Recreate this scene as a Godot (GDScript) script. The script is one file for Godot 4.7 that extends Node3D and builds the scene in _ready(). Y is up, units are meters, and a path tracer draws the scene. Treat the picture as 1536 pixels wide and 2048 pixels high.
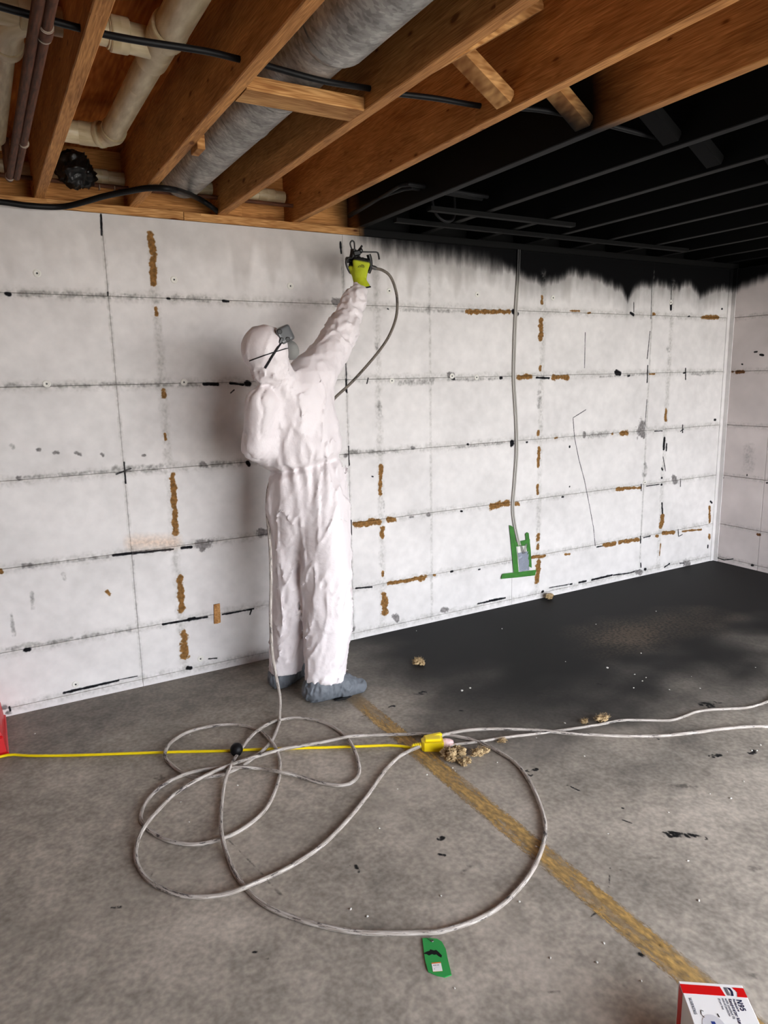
extends Node3D
# A worker in white coveralls sprays the ceiling of a basement garage black. Units are metres; the long wall is z = 0,
# the corner with the right-hand wall is at x = 5.144, y is up.

const CORNER := 5.144
const WALL_TOP := 2.307
const JOIST_LOW := 2.345
const JOIST_TOP := 2.605
const TEX_X0 := -0.4
const TEX_W := 5.6
const FLOOR_D := 3.5
const FRONT := 5.4

var M := {}
var used := {}
var soft := FastNoiseLite.new()
var fine := FastNoiseLite.new()
var cloth := FastNoiseLite.new()

# ---------------------------------------------------------------- mesh builder
class Shape:
	var v := PackedVector3Array()
	var n := PackedVector3Array()
	var uv := PackedVector2Array()
	var c := PackedColorArray()
	var ix := PackedInt32Array()

	func point(p: Vector3, normal: Vector3, t := Vector2.ZERO, col := Color.WHITE) -> int:
		v.append(p)
		n.append(normal)
		uv.append(t)
		c.append(col)
		return v.size() - 1

	func tri(a: int, b: int, d: int) -> void:
		var g := (v[b] - v[a]).cross(v[d] - v[a])
		if g.dot(n[a] + n[b] + n[d]) > 0.0:
			ix.append_array([a, d, b])
		else:
			ix.append_array([a, b, d])

	func quad(a: int, b: int, d: int, e: int) -> void:
		tri(a, b, d)
		tri(a, d, e)

	func flat(pts: Array, outward: Vector3, uvs := []) -> void:
		var g: Vector3 = (pts[1] - pts[0]).cross(pts[2] - pts[0]).normalized()
		if g.dot(outward) < 0.0:
			g = -g
		var first := v.size()
		for i in pts.size():
			point(pts[i], g, uvs[i] if uvs.size() > i else Vector2(pts[i].x + pts[i].z, pts[i].y))
		for i in range(1, pts.size() - 1):
			tri(first, first + i, first + i + 1)

	# a box whose edges are cut by b
	func box(mid: Vector3, size: Vector3, b := 0.002, turn := Basis.IDENTITY) -> void:
		var h := size / 2.0
		var s := [-1.0, 1.0]
		for axis in 3:
			var e1 := Vector3.ZERO
			var e2 := Vector3.ZERO
			var e0 := Vector3.ZERO
			e0[axis] = 1.0
			e1[(axis + 1) % 3] = 1.0
			e2[(axis + 2) % 3] = 1.0
			var h0: float = h[axis]
			var h1: float = h[(axis + 1) % 3]
			var h2: float = h[(axis + 2) % 3]
			for sg in s:
				var f := []
				for q in [[-1, -1], [1, -1], [1, 1], [-1, 1]]:
					f.append(mid + turn * (e0 * h0 * sg + e1 * (h1 - b) * q[0] + e2 * (h2 - b) * q[1]))
				flat(f, turn * (e0 * sg))
			for s1 in s:
				for s2 in s:
					var f := []
					for q in [-1.0, 1.0]:
						f.append(mid + turn * (e0 * (h0 - b) * q + e1 * h1 * s1 + e2 * (h2 - b) * s2))
					for q in [1.0, -1.0]:
						f.append(mid + turn * (e0 * (h0 - b) * q + e1 * (h1 - b) * s1 + e2 * h2 * s2))
					flat(f, turn * (e1 * s1 + e2 * s2))
		for sx in s:
			for sy in s:
				for sz in s:
					flat([mid + turn * Vector3(h.x * sx, (h.y - b) * sy, (h.z - b) * sz), mid + turn * Vector3((h.x - b) * sx, h.y * sy, (h.z - b) * sz), mid + turn * Vector3((h.x - b) * sx, (h.y - b) * sy, h.z * sz)], turn * Vector3(sx, sy, sz))

	# a tube along a path; radius may be one number or one for each point
	func tube(path: PackedVector3Array, radius, sides := 10, per_metre := 1.0, caps := true, flatten := 1.0) -> void:
		var count := path.size()
		var along := 0.0
		var t0 := (path[1] - path[0]).normalized()
		var up := Vector3.UP if absf(t0.y) < 0.9 else Vector3.RIGHT
		var side := t0.cross(up).normalized()
		var first := v.size()
		for i in count:
			var t := (path[mini(i + 1, count - 1)] - path[maxi(i - 1, 0)]).normalized()
			side = (side - t * side.dot(t)).normalized()
			var other := t.cross(side)
			if i > 0:
				along += path[i].distance_to(path[i - 1])
			var r: float = radius if radius is float else radius[i]
			for k in sides + 1:
				var a := TAU * k / sides
				var d := side * cos(a) + other * sin(a) * flatten
				point(path[i] + d * r, d.normalized(), Vector2(along * per_metre, float(k) / sides))
		for i in count - 1:
			for k in sides:
				var a := first + i * (sides + 1) + k
				quad(a, a + 1, a + sides + 2, a + sides + 1)
		if caps:
			for e in [0, count - 1]:
				var t := (path[1] - path[0]).normalized() * -1.0 if e == 0 else (path[count - 1] - path[count - 2]).normalized()
				var mid := point(path[e], t, Vector2(0, 0))
				var ring := []
				for k in sides + 1:
					ring.append(point(v[first + e * (sides + 1) + k], t, Vector2(0.02, 0)))
				for k in sides:
					tri(mid, ring[k], ring[k + 1])

	# a profile of (radius, height) pairs turned round an axis
	func lathe(at: Vector3, axis: Vector3, profile: Array, sides := 20) -> void:
		axis = axis.normalized()
		var e1 := axis.cross(Vector3.UP if absf(axis.y) < 0.9 else Vector3.RIGHT).normalized()
		var e2 := axis.cross(e1)
		for i in profile.size() - 1:
			var p: Vector2 = profile[i]
			var q: Vector2 = profile[i + 1]
			var s := (q - p).normalized()
			var first := v.size()
			for k in sides + 1:
				var a := TAU * k / sides
				var d := e1 * cos(a) + e2 * sin(a)
				var normal := (d * s.y - axis * s.x).normalized()
				point(at + d * p.x + axis * p.y, normal, Vector2(float(k) / sides, p.y))
				point(at + d * q.x + axis * q.y, normal, Vector2(float(k) / sides, q.y))
			for k in sides:
				var a := first + k * 2
				if p.x > 0.00001:
					tri(a, a + 2, a + 3)
				if q.x > 0.00001:
					tri(a, a + 3, a + 1)

	# an outline pushed along a direction
	func prism(outline: PackedVector3Array, push: Vector3) -> void:
		var mid := Vector3.ZERO
		for p in outline:
			mid += p / outline.size()
		var flat2 := PackedVector2Array()
		var e0 := (outline[1] - outline[0]).normalized()
		var w := push.normalized()
		var e1 := w.cross(e0).normalized()
		for p in outline:
			flat2.append(Vector2((p - mid).dot(e0), (p - mid).dot(e1)))
		var tris := Geometry2D.triangulate_polygon(flat2)
		for f in [0.0, 1.0]:
			var first := v.size()
			for i in outline.size():
				point(outline[i] + push * f, w * (1.0 if f > 0.5 else -1.0), flat2[i] * 4.0)
			for i in range(0, tris.size(), 3):
				tri(first + tris[i], first + tris[i + 1], first + tris[i + 2])
		for i in outline.size():
			var a := outline[i]
			var b := outline[(i + 1) % outline.size()]
			flat([a, b, b + push, a + push], (a + b) / 2.0 + push / 2.0 - mid - push / 2.0)

	func ball(mid: Vector3, r: Vector3, rough := 0.0, noise: FastNoiseLite = null, freq := 1.0, rings := 10, sides := 14) -> void:
		var first := v.size()
		for i in rings + 1:
			for k in sides + 1:
				var la := PI * i / rings
				var lo := TAU * (k % sides) / sides
				var d := Vector3(sin(la) * cos(lo), cos(la), sin(la) * sin(lo))
				var f := 1.0 + (rough * noise.get_noise_3dv((mid + d * r) * freq) if noise else 0.0)
				point(mid + d * r * f, (d / r).normalized(), Vector2(float(k) / sides, float(i) / rings))
		for i in rings:
			for k in sides:
				var a := first + i * (sides + 1) + k
				quad(a, a + 1, a + sides + 2, a + sides + 1)

	func smooth() -> void:
		var sums := {}
		for i in range(0, ix.size(), 3):
			var g := (v[ix[i + 2]] - v[ix[i]]).cross(v[ix[i + 1]] - v[ix[i]])
			for k in 3:
				var key := Vector3i((v[ix[i + k]] * 20000.0).round())
				sums[key] = sums.get(key, Vector3.ZERO) + g
		for i in v.size():
			var s: Vector3 = sums.get(Vector3i((v[i] * 20000.0).round()), Vector3.UP)
			if s.length() > 0.0:
				n[i] = s.normalized()

	func mesh() -> ArrayMesh:
		var a := []
		a.resize(Mesh.ARRAY_MAX)
		a[Mesh.ARRAY_VERTEX] = v
		a[Mesh.ARRAY_NORMAL] = n
		a[Mesh.ARRAY_TEX_UV] = uv
		a[Mesh.ARRAY_COLOR] = c
		a[Mesh.ARRAY_INDEX] = ix
		var m := ArrayMesh.new()
		m.add_surface_from_arrays(Mesh.PRIMITIVE_TRIANGLES, a)
		return m

# ---------------------------------------------------------------- naming
func numbered(called: String) -> String:
	var k: int = used.get(called, -1) + 1
	used[called] = k
	return called if k == 0 else "%s_%03d" % [called, k]

func tag(o: Node3D, label := "", category := "", group := "", kind := "") -> Node3D:
	if label:
		o.set_meta("label", label)
	if category:
		o.set_meta("category", category)
	if group:
		o.set_meta("group", group)
	if kind:
		o.set_meta("kind", kind)
	return o

func base(called: String, label: String, category: String, at := Vector3.ZERO, group := "") -> Node3D:
	var o := Node3D.new()
	o.name = numbered(called)
	o.position = at
	add_child(o, true)
	tag(o, label, category, group)
	return o

func put(called: String, shape, mat: Material, parent: Node3D, label := "") -> MeshInstance3D:
	var o := MeshInstance3D.new()
	o.name = called
	o.mesh = shape.mesh() if shape is Shape else shape
	o.material_override = mat
	if parent == self:
		o.name = numbered(called)
	parent.add_child(o, true)
	if label:
		o.set_meta("label", label)
	return o

# ---------------------------------------------------------------- textures and materials
func noise_of(seed_: int, freq: float, octaves := 4, kind := FastNoiseLite.TYPE_SIMPLEX_SMOOTH) -> FastNoiseLite:
	var f := FastNoiseLite.new()
	f.seed = seed_
	f.noise_type = kind
	f.frequency = freq
	f.fractal_octaves = octaves
	return f

func grain(seed_: int, freq: float, size := 512, octaves := 4) -> PackedByteArray:
	var im := noise_of(seed_, freq, octaves).get_seamless_image(size, size)
	im.convert(Image.FORMAT_L8)
	return im.get_data()

func picture(w: int, h: int, data: PackedByteArray) -> ImageTexture:
	return ImageTexture.create_from_image(Image.create_from_data(w, h, false, Image.FORMAT_RGB8, data))

func plain(col: Color, rough := 0.6, metal := 0.0) -> StandardMaterial3D:
	var m := StandardMaterial3D.new()
	m.albedo_color = col
	m.roughness = rough
	m.metallic = metal
	return m

func bumpy(m: StandardMaterial3D, seed_: int, freq: float, height: float, scale: float, octaves := 4, ridged := false) -> StandardMaterial3D:
	var f := noise_of(seed_, freq, octaves)
	if ridged:
		f.fractal_type = FastNoiseLite.FRACTAL_RIDGED
	var im := f.get_seamless_image(512, 512)
	m.heightmap_enabled = true
	m.heightmap_texture = ImageTexture.create_from_image(im)
	m.heightmap_scale = height
	m.uv1_triplanar = true
	m.uv1_world_triplanar = true
	m.uv1_scale = Vector3.ONE * scale
	return m

func mix_tex(seed_: int, fx: float, fy: float, w: int, h: int, a: Color, b: Color, sharp := 1.0, octaves := 4) -> ImageTexture:
	var f := noise_of(seed_, 1.0, octaves)
	var d := PackedByteArray()
	d.resize(w * h * 3)
	var o := 0
	for y in h:
		for x in w:
			var t := clampf(0.5 + f.get_noise_2d(x * fx, y * fy) * sharp, 0.0, 1.0)
			d[o] = int(lerpf(a.r8, b.r8, t))
			d[o + 1] = int(lerpf(a.g8, b.g8, t))
			d[o + 2] = int(lerpf(a.b8, b.b8, t))
			o += 3
	return picture(w, h, d)

func wood_tex(seed_: int, light: Color, dark: Color) -> ImageTexture:
	var f := noise_of(seed_, 1.0, 3)
	var g := noise_of(seed_ + 7, 1.0, 2)
	var w := 1024
	var h := 256
	var d := PackedByteArray()
	d.resize(w * h * 3)
	var rng := RandomNumberGenerator.new()
	rng.seed = seed_
	var knots := []
	for k in 9:
		knots.append(Vector3(rng.randf() * w, rng.randf() * h, rng.randf_range(3.0, 7.0)))
	var o := 0
	for y in h:
		for x in w:
			var warp := f.get_noise_2d(x * 0.004, y * 0.03)
			var ring := sin((y * 0.16 + warp * 7.0) * 2.0) * 0.5 + 0.5
			var t := 0.34 + 0.22 * ring + 0.42 * g.get_noise_2d(x * 0.012, y * 0.35) + 0.35 * f.get_noise_2d(x * 0.003 + 90.0, y * 0.012)
			for k in knots:
				var dx: float = (x - k.x) * 0.5
				var dy: float = y - k.y
				var q: float = (dx * dx + dy * dy) / (k.z * k.z)
				if q < 4.0:
					t += 1.1 * exp(-q * 1.6)
			t = clampf(t, 0.0, 1.3)
			d[o] = clampi(int(lerpf(light.r8, dark.r8, t)), 0, 255)
			d[o + 1] = clampi(int(lerpf(light.g8, dark.g8, t)), 0, 255)
			d[o + 2] = clampi(int(lerpf(light.b8, dark.b8, t)), 0, 255)
			o += 3
	return picture(w, h, d)

# one stroke of paint, dirt or wear: a thick line from a to b (metres) with a ragged edge, laid into the picture
func stroke(d: PackedByteArray, w: int, h: int, x0: float, sx: float, ytop: float, sy: float, mark: Array, tones: Dictionary) -> void:
	var tone: Array = tones[mark[0]]
	var a := Vector2((mark[1] - x0) * sx, (ytop - mark[2]) * sy)
	var b := Vector2((mark[3] - x0) * sx, (ytop - mark[4]) * sy)
	var r: float = maxf(mark[5] * 0.5 * absf(sx), 0.75)
	var pad := r * 1.6 + 2.0
	if a.distance_to(b) > r * 2.0:
		var dir := (b - a).normalized() * r * 0.9
		a += dir
		b -= dir
	var ab := b - a
	var len2 := maxf(ab.length_squared(), 0.0001)
	var edge: float = tone[2]
	for y in range(maxi(0, int(minf(a.y, b.y) - pad)), mini(h, int(maxf(a.y, b.y) + pad) + 1)):
		for x in range(maxi(0, int(minf(a.x, b.x) - pad)), mini(w, int(maxf(a.x, b.x) + pad) + 1)):
			var p := Vector2(x + 0.5, y + 0.5)
			var t: float = clampf((p - a).dot(ab) / len2, 0.0, 1.0)
			var q: float = p.distance_to(a + ab * t)
			var rag: float = fine.get_noise_2d(x * 1.5, y * 1.5) * 0.35 + fine.get_noise_2d(x * 0.4 + 40.0, y * 0.4) * 0.9
			var s: float = (r * (1.0 + rag * tone[3]) - q) / maxf(edge * r, 0.7)
			var alpha: float = clampf(s + 0.5, 0.0, 1.0) * tone[1]
			if tone.size() > 4:
				alpha *= clampf(0.5 + tone[4] * (0.6 * fine.get_noise_2d(x * 0.35 + 300.0, y * 0.35) + 0.5 * fine.get_noise_2d(x * 1.3 + 300.0, y * 1.0)), 0.0, 1.0)
			if alpha <= 0.004:
				continue
			var shade := 1.0 + 0.28 * fine.get_noise_2d(x * 1.1 + 700.0, y * 1.1)
			var col: Color = tone[0]
			var o := (y * w + x) * 3
			d[o] = int(lerpf(d[o], minf(col.r8 * shade, 255.0), alpha))
			d[o + 1] = int(lerpf(d[o + 1], minf(col.g8 * shade, 255.0), alpha))
			d[o + 2] = int(lerpf(d[o + 2], minf(col.b8 * shade, 255.0), alpha))

func lookup(table: Array, x: float) -> float:
	for i in table.size() - 1:
		if x < table[i + 1][0]:
			return lerpf(table[i][1], table[i + 1][1], clampf((x - table[i][0]) / (table[i + 1][0] - table[i][0]), 0.0, 1.0))
	return table[-1][1]

# how much black paint has landed on the ceiling at a point
func sprayed(p: Vector3) -> float:
	var edge := 1.60 + 0.36 * smoothstep(1.40, 1.98, p.z) + 0.10 * soft.get_noise_3dv(p * 2.0)
	if p.z < 0.05 and p.y < 2.6:
		edge = 1.86 + 0.05 * soft.get_noise_3dv(p * 6.0)
	var width := 0.07 if p.z < 0.05 else 0.05 + 0.10 * smoothstep(1.5, 1.9, p.z)
	return smoothstep(edge - width, edge + width, p.x)

func paint_ceiling(s: Shape, tint := Color.WHITE) -> Shape:
	for i in s.v.size():
		var k := sprayed(s.v[i])
		s.c[i] = tint.lerp(Color(0.0022, 0.0022, 0.0024), k)
	return s

# a long timber along z (or x), cut into short lengths so that paint can end anywhere on it
func timber(s: Shape, x0: float, x1: float, y0: float, y1: float, z0: float, z1: float, off: float, along_x := false, step := 0.05) -> void:
	var b := 0.003
	var loop := [Vector2(x0 + b, y0), Vector2(x1 - b, y0), Vector2(x1, y0 + b), Vector2(x1, (y0 + y1) / 2.0), Vector2(x1, y1), Vector2(x0, y1), Vector2(x0, (y0 + y1) / 2.0), Vector2(x0, y0 + b)]
	if along_x:
		loop = [Vector2(z0 + b, y0), Vector2(z1 - b, y0), Vector2(z1, y0 + b), Vector2(z1, (y0 + y1) / 2.0), Vector2(z1, y1), Vector2(z0, y1), Vector2(z0, (y0 + y1) / 2.0), Vector2(z0, y0 + b)]
	var from := x0 if along_x else z0
	var to := x1 if along_x else z1
	var count := maxi(1, int((to - from) / step))
	var round_ := 0.0
	for k in loop.size():
		var p: Vector2 = loop[k]
		var q: Vector2 = loop[(k + 1) % loop.size()]
		var d := (q - p).normalized()
		var nn := Vector3(d.y, -d.x, 0)
		if along_x:
			nn = Vector3(0, -d.x, d.y)
		var first := s.v.size()
		for i in count + 1:
			var t := lerpf(from, to, float(i) / count)
			for e in 2:
				var c2: Vector2 = p if e == 0 else q
				var at := Vector3(t, c2.y, c2.x) if along_x else Vector3(c2.x, c2.y, t)
				s.point(at, nn, Vector2(t / 1.6 + off, (round_ + p.distance_to(q) * e) / 0.32 + off * 3.7))
		for i in count:
			var a := first + i * 2
			s.quad(a, a + 1, a + 3, a + 2)
		round_ += p.distance_to(q)
	for t in [from, to]:
		var f := []
		for c2 in loop:
			f.append(Vector3(t, c2.y, c2.x) if along_x else Vector3(c2.x, c2.y, t))
		var o := Vector3.RIGHT if along_x else Vector3.BACK
		s.flat(f, o if t == to else -o)

func curve(points: Array, step := 0.02) -> PackedVector3Array:
	var out := PackedVector3Array()
	var count := points.size()
	for i in count - 1:
		var p0: Vector3 = points[maxi(i - 1, 0)]
		var p1: Vector3 = points[i]
		var p2: Vector3 = points[i + 1]
		var p3: Vector3 = points[mini(i + 2, count - 1)]
		var parts := maxi(1, int(p1.distance_to(p2) / step))
		for k in parts:
			out.append(p1.cubic_interpolate(p2, p0, p3, float(k) / parts))
	out.append(points[-1])
	return out

# ---------------------------------------------------------------- solids from a distance field
static func meet(a: float, b: float, k: float) -> float:
	var h := maxf(k - absf(a - b), 0.0) / k
	return minf(a, b) - h * h * k * 0.25

static func cone(p: Vector3, a: Vector3, b: Vector3, ra: float, rb: float) -> float:
	var ab := b - a
	var t := clampf((p - a).dot(ab) / ab.length_squared(), 0.0, 1.0)
	return p.distance_to(a + ab * t) - lerpf(ra, rb, t)

static func egg(p: Vector3, mid: Vector3, r: Vector3, turn: Basis) -> float:
	var q := turn.inverse() * (p - mid)
	var k := (q / r).length()
	return (k - 1.0) * minf(r.x, minf(r.y, r.z))

const LATERAL := Vector3(0.922, 0, 0.387)
const AWAY := Vector3(0.387, 0, -0.922)

# a column of ellipses: levels are [y, centre x, centre z, half width, half depth], from the top down
static func column(p: Vector3, levels: Array) -> float:
	var last := levels.size() - 1
	var y := clampf(p.y, levels[last][0], levels[0][0])
	var i := 0
	while i < last - 1 and y < levels[i + 1][0]:
		i += 1
	var u: Array = levels[i]
	var w: Array = levels[i + 1]
	var t: float = (u[0] - y) / (u[0] - w[0])
	t = t * t * (3.0 - 2.0 * t) * 0.4 + t * 0.6
	var cx := lerpf(u[1], w[1], t)
	var cz := lerpf(u[2], w[2], t)
	var a := lerpf(u[3], w[3], t)
	var b := lerpf(u[4], w[4], t)
	var dx := p.x - cx
	var dz := p.z - cz
	var e := (dx * LATERAL.x + dz * LATERAL.z) / a
	var f := (dx * AWAY.x + dz * AWAY.z) / b
	var d := (sqrt(e * e + f * f) - 1.0) * minf(a, b)
	var cap := absf(p.y - y)
	if cap > 0.0:
		d = maxf(d, 0.0)
		return sqrt(d * d + cap * cap)
	return d

func nets(field: Callable, lo: Vector3, hi: Vector3, cell: float) -> Shape:
	var nx := int(ceil((hi.x - lo.x) / cell / 4.0)) * 4
	var ny := int(ceil((hi.y - lo.y) / cell / 4.0)) * 4
	var nz := int(ceil((hi.z - lo.z) / cell / 4.0)) * 4
	var sx := nx + 1
	var sxy := (nx + 1) * (ny + 1)
	var g := PackedFloat32Array()
	g.resize(sxy * (nz + 1))
	g.fill(99.0)
	var blocks := []
	for bz in range(0, nz, 4):
		for by in range(0, ny, 4):
			for bx in range(0, nx, 4):
				var d: float = field.call(lo + Vector3(bx + 2, by + 2, bz + 2) * cell)
				if absf(d) > cell * 5.0 + 0.030:
					continue
				blocks.append(Vector3i(bx, by, bz))
				for z in range(bz, bz + 5):
					for y in range(by, by + 5):
						for x in range(bx, bx + 5):
							var o := z * sxy + y * sx + x
							if g[o] > 90.0:
								g[o] = field.call(lo + Vector3(x, y, z) * cell)
	var s := Shape.new()
	var at := {}
	var corner := [0, 1, sx, sx + 1, sxy, sxy + 1, sxy + sx, sxy + sx + 1]
	var edges := [[0, 1], [2, 3], [4, 5], [6, 7], [0, 2], [1, 3], [4, 6], [5, 7], [0, 4], [1, 5], [2, 6], [3, 7]]
	for b in blocks:
		for z in range(b.z, b.z + 4):
			for y in range(b.y, b.y + 4):
				for x in range(b.x, b.x + 4):
					var o: int = z * sxy + y * sx + x
					var inside := 0
					for k in 8:
						if g[o + corner[k]] < 0.0:
							inside += 1
					if inside == 0 or inside == 8:
						continue
					var sum := Vector3.ZERO
					var hits := 0
					for e in edges:
						var d0 := g[o + corner[e[0]]]
						var d1 := g[o + corner[e[1]]]
						if (d0 < 0.0) != (d1 < 0.0):
							var t := d0 / (d0 - d1)
							var p0 := Vector3(e[0] & 1, (e[0] >> 1) & 1, e[0] >> 2)
							var p1 := Vector3(e[1] & 1, (e[1] >> 1) & 1, e[1] >> 2)
							sum += p0.lerp(p1, t)
							hits += 1
					var p := lo + (Vector3(x, y, z) + sum / hits) * cell
					at[o] = s.point(p, Vector3.UP, Vector2(p.x, p.y))
	for o in at.keys():
		var inside: bool = g[o] < 0.0
		for e in [[1, sx, sxy], [sx, sxy, 1], [sxy, 1, sx]]:
			if (g[o + e[0]] < 0.0) != inside:
				var q := [o, o - e[1], o - e[1] - e[2], o - e[2]]
				if at.has(q[1]) and at.has(q[2]) and at.has(q[3]):
					if inside:
						s.ix.append_array([at[q[0]], at[q[2]], at[q[1]], at[q[0]], at[q[3]], at[q[2]]])
					else:
						s.ix.append_array([at[q[0]], at[q[1]], at[q[2]], at[q[0]], at[q[2]], at[q[3]]])
	var sums := PackedVector3Array()
	sums.resize(s.v.size())
	for i in range(0, s.ix.size(), 3):
		var f := (s.v[s.ix[i + 2]] - s.v[s.ix[i]]).cross(s.v[s.ix[i + 1]] - s.v[s.ix[i]])
		for k in 3:
			sums[s.ix[i + k]] += f
	for i in s.v.size():
		s.n[i] = sums[i].normalized()
	return s

# ================================================================ the scene
func _ready() -> void:
	# --- camera, sky, light, exposure
	var cam := Camera3D.new()
	cam.name = "camera"
	cam.fov = 71.955
	cam.near = 0.02
	cam.transform = Transform3D(Basis(Vector3(0.86958, -0.01987, 0.49339), Vector3(0.10989, 0.98192, -0.15415), Vector3(-0.48140, 0.18826, 0.85604)).orthonormalized(), Vector3(0, 1.548, 3.599))
	add_child(cam)
	cam.current = true
	var sky_look := ProceduralSkyMaterial.new()
	sky_look.sky_top_color = Color(0.90, 0.93, 0.98)
	sky_look.sky_horizon_color = Color(0.95, 0.955, 0.96)
	sky_look.ground_bottom_color = Color(0.70, 0.69, 0.67)
	sky_look.ground_horizon_color = Color(0.78, 0.77, 0.75)
	sky_look.sky_energy_multiplier = 1.0
	sky_look.sun_angle_max = 0.0
	var sky := Sky.new()
	sky.sky_material = sky_look
	var env := Environment.new()
	env.background_mode = Environment.BG_SKY
	env.sky = sky
	env.background_energy_multiplier = 8.0
	env.tonemap_mode = Environment.TONE_MAPPER_LINEAR
	env.tonemap_exposure = 2.05
	env.sdfgi_enabled = true
	env.ssao_enabled = true
	env.ssil_enabled = true
	var around := WorldEnvironment.new()
	around.name = "surroundings"
	around.environment = env
	add_child(around)

	soft = noise_of(3, 1.0, 3)
	fine = noise_of(5, 0.11, 3)
	cloth = noise_of(11, 1.0, 2)
	make_materials()
	build_walls()
	build_floor()
	build_ceiling()
	build_pipes()
	build_cables()
	build_wall_fittings()
	build_person()
	build_spray_gun()
	build_hose()
	build_cords()
	build_floor_things()

func make_materials() -> void:
	M.joist = plain(Color.WHITE, 0.62)
	M.joist.albedo_texture = wood_tex(21, Color(0.87, 0.63, 0.38), Color(0.54, 0.345, 0.17))
	M.joist.vertex_color_use_as_albedo = true
	M.joist.metallic_specular = 0.28
	M.plate = plain(Color.WHITE, 0.75)
	M.plate.albedo_texture = wood_tex(33, Color(0.86, 0.67, 0.44), Color(0.45, 0.27, 0.12))
	M.plate.vertex_color_use_as_albedo = true
	M.plate.metallic_specular = 0.3
	M.ply = plain(Color.WHITE, 0.8)
	M.ply.albedo_texture = wood_tex(44, Color(0.78, 0.48, 0.24), Color(0.50, 0.26, 0.10))
	M.ply.vertex_color_use_as_albedo = true
	M.ply.metallic_specular = 0.15
	M.pvc = plain(Color.WHITE, 0.38)
	M.pvc.albedo_texture = mix_tex(61, 0.012, 0.03, 256, 256, Color(0.84, 0.79, 0.66), Color(0.66, 0.59, 0.45), 0.7)
	M.copper = plain(Color.WHITE, 0.6, 0.0)
	M.copper.metallic_specular = 0.25
	M.copper.albedo_texture = mix_tex(62, 0.02, 0.05, 256, 128, Color(0.42, 0.26, 0.18), Color(0.25, 0.155, 0.115), 0.9)
	M.solder = plain(Color(0.68, 0.62, 0.56), 0.35, 0.7)
	M.zinc = plain(Color.WHITE, 0.46, 0.35)
	M.zinc.albedo_texture = spangle()
	M.black_paint = plain(Color(0.07, 0.07, 0.075), 0.55)
	M.black_plastic = plain(Color(0.055, 0.055, 0.06), 0.42)
	M.black_rubber = plain(Color(0.05, 0.05, 0.055), 0.5)
	M.bag = bumpy(plain(Color(0.03, 0.03, 0.032), 0.4), 8, 0.02, 0.2, 4.0)
	M.grey_goggle = plain(Color(0.34, 0.345, 0.35), 0.3)
	M.goggle_glass = plain(Color(0.75, 0.78, 0.78, 0.35), 0.05)
	M.goggle_glass.transparency = BaseMaterial3D.TRANSPARENCY_ALPHA
	M.mask = plain(Color(0.50, 0.50, 0.49), 0.8)
	M.black_rubber.metallic_specular = 0.3
	M.black_paint.metallic_specular = 0.3
	M.strap = plain(Color(0.03, 0.03, 0.06), 0.7)
	M.skin = plain(Color(0.74, 0.55, 0.46), 0.55)
	M.suit = bumpy(plain(Color(0.875, 0.845, 0.85), 0.5), 9, 0.012, 0.10, 3.0, 4, true)
	M.suit.rim_enabled = true
	M.suit.rim = 0.12
	M.cover = bumpy(plain(Color(0.37, 0.39, 0.415), 0.6), 10, 0.014, 0.12, 3.5, 4, true)
	M.glove = bumpy(plain(Color(0.66, 0.70, 0.05), 0.8), 12, 0.05, 0.06, 10.0)
	M.yellow = plain(Color(0.95, 0.84, 0.03), 0.45)
	M.red = plain(Color(0.74, 0.02, 0.06), 0.4)
	M.red_dark = plain(Color(0.50, 0.01, 0.04), 0.45)
	M.hose = plain(Color.WHITE, 0.55)
	M.hose.vertex_color_use_as_albedo = true
	M.hose.albedo_texture = hose_tex(71, 0.16)
	M.cord_white = plain(Color.WHITE, 0.55)
	M.cord_white.albedo_texture = hose_tex(72, 0.10)
	M.pink = plain(Color(0.90, 0.76, 0.75), 0.4)
	M.tape = plain(Color.WHITE, 0.6)
	M.tape.albedo_texture = mix_tex(81, 0.02, 0.02, 128, 128, Color(0.20, 0.47, 0.12), Color(0.14, 0.37, 0.09), 0.8)
	M.sheet = bumpy(plain(Color(0.50, 0.52, 0.57), 0.35), 14, 0.02, 0.3, 6.0)
	M.white_plastic = plain(Color(0.84, 0.83, 0.80), 0.5)
	M.wool = bumpy(plain(Color.WHITE, 0.95), 15, 0.05, 0.5, 8.0)
	M.wool.vertex_color_use_as_albedo = true
	M.screw = plain(Color(0.12, 0.12, 0.12), 0.5)
	M.steel = plain(Color(0.45, 0.44, 0.43), 0.35, 0.8)
	M.concrete = bumpy(plain(Color(0.45, 0.43, 0.41), 0.85), 16, 0.02, 0.1, 1.0)
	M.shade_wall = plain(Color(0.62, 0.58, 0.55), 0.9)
	M.brick = plain(Color(0.48, 0.31, 0.27), 0.9)
	M.backing = plain(Color(0.55, 0.53, 0.51), 0.9)

func spangle() -> ImageTexture:
	var f := noise_of(66, 0.10, 1, FastNoiseLite.TYPE_CELLULAR)
	f.cellular_return_type = FastNoiseLite.RETURN_CELL_VALUE
	f.domain_warp_enabled = true
	f.domain_warp_amplitude = 8.0
	f.domain_warp_frequency = 0.06
	var g := noise_of(67, 0.008, 3)
	var d := PackedByteArray()
	for y in 512:
		for x in 512:
			var t := clampf(0.5 + 0.17 * f.get_noise_2d(x, y) + 0.30 * g.get_noise_2d(x, y), 0.0, 1.0)
			d.append(int(255 * lerpf(0.34, 0.80, t)))
			d.append(int(255 * lerpf(0.33, 0.79, t)))
			d.append(int(255 * lerpf(0.32, 0.76, t)))
	return picture(512, 512, d)

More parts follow.
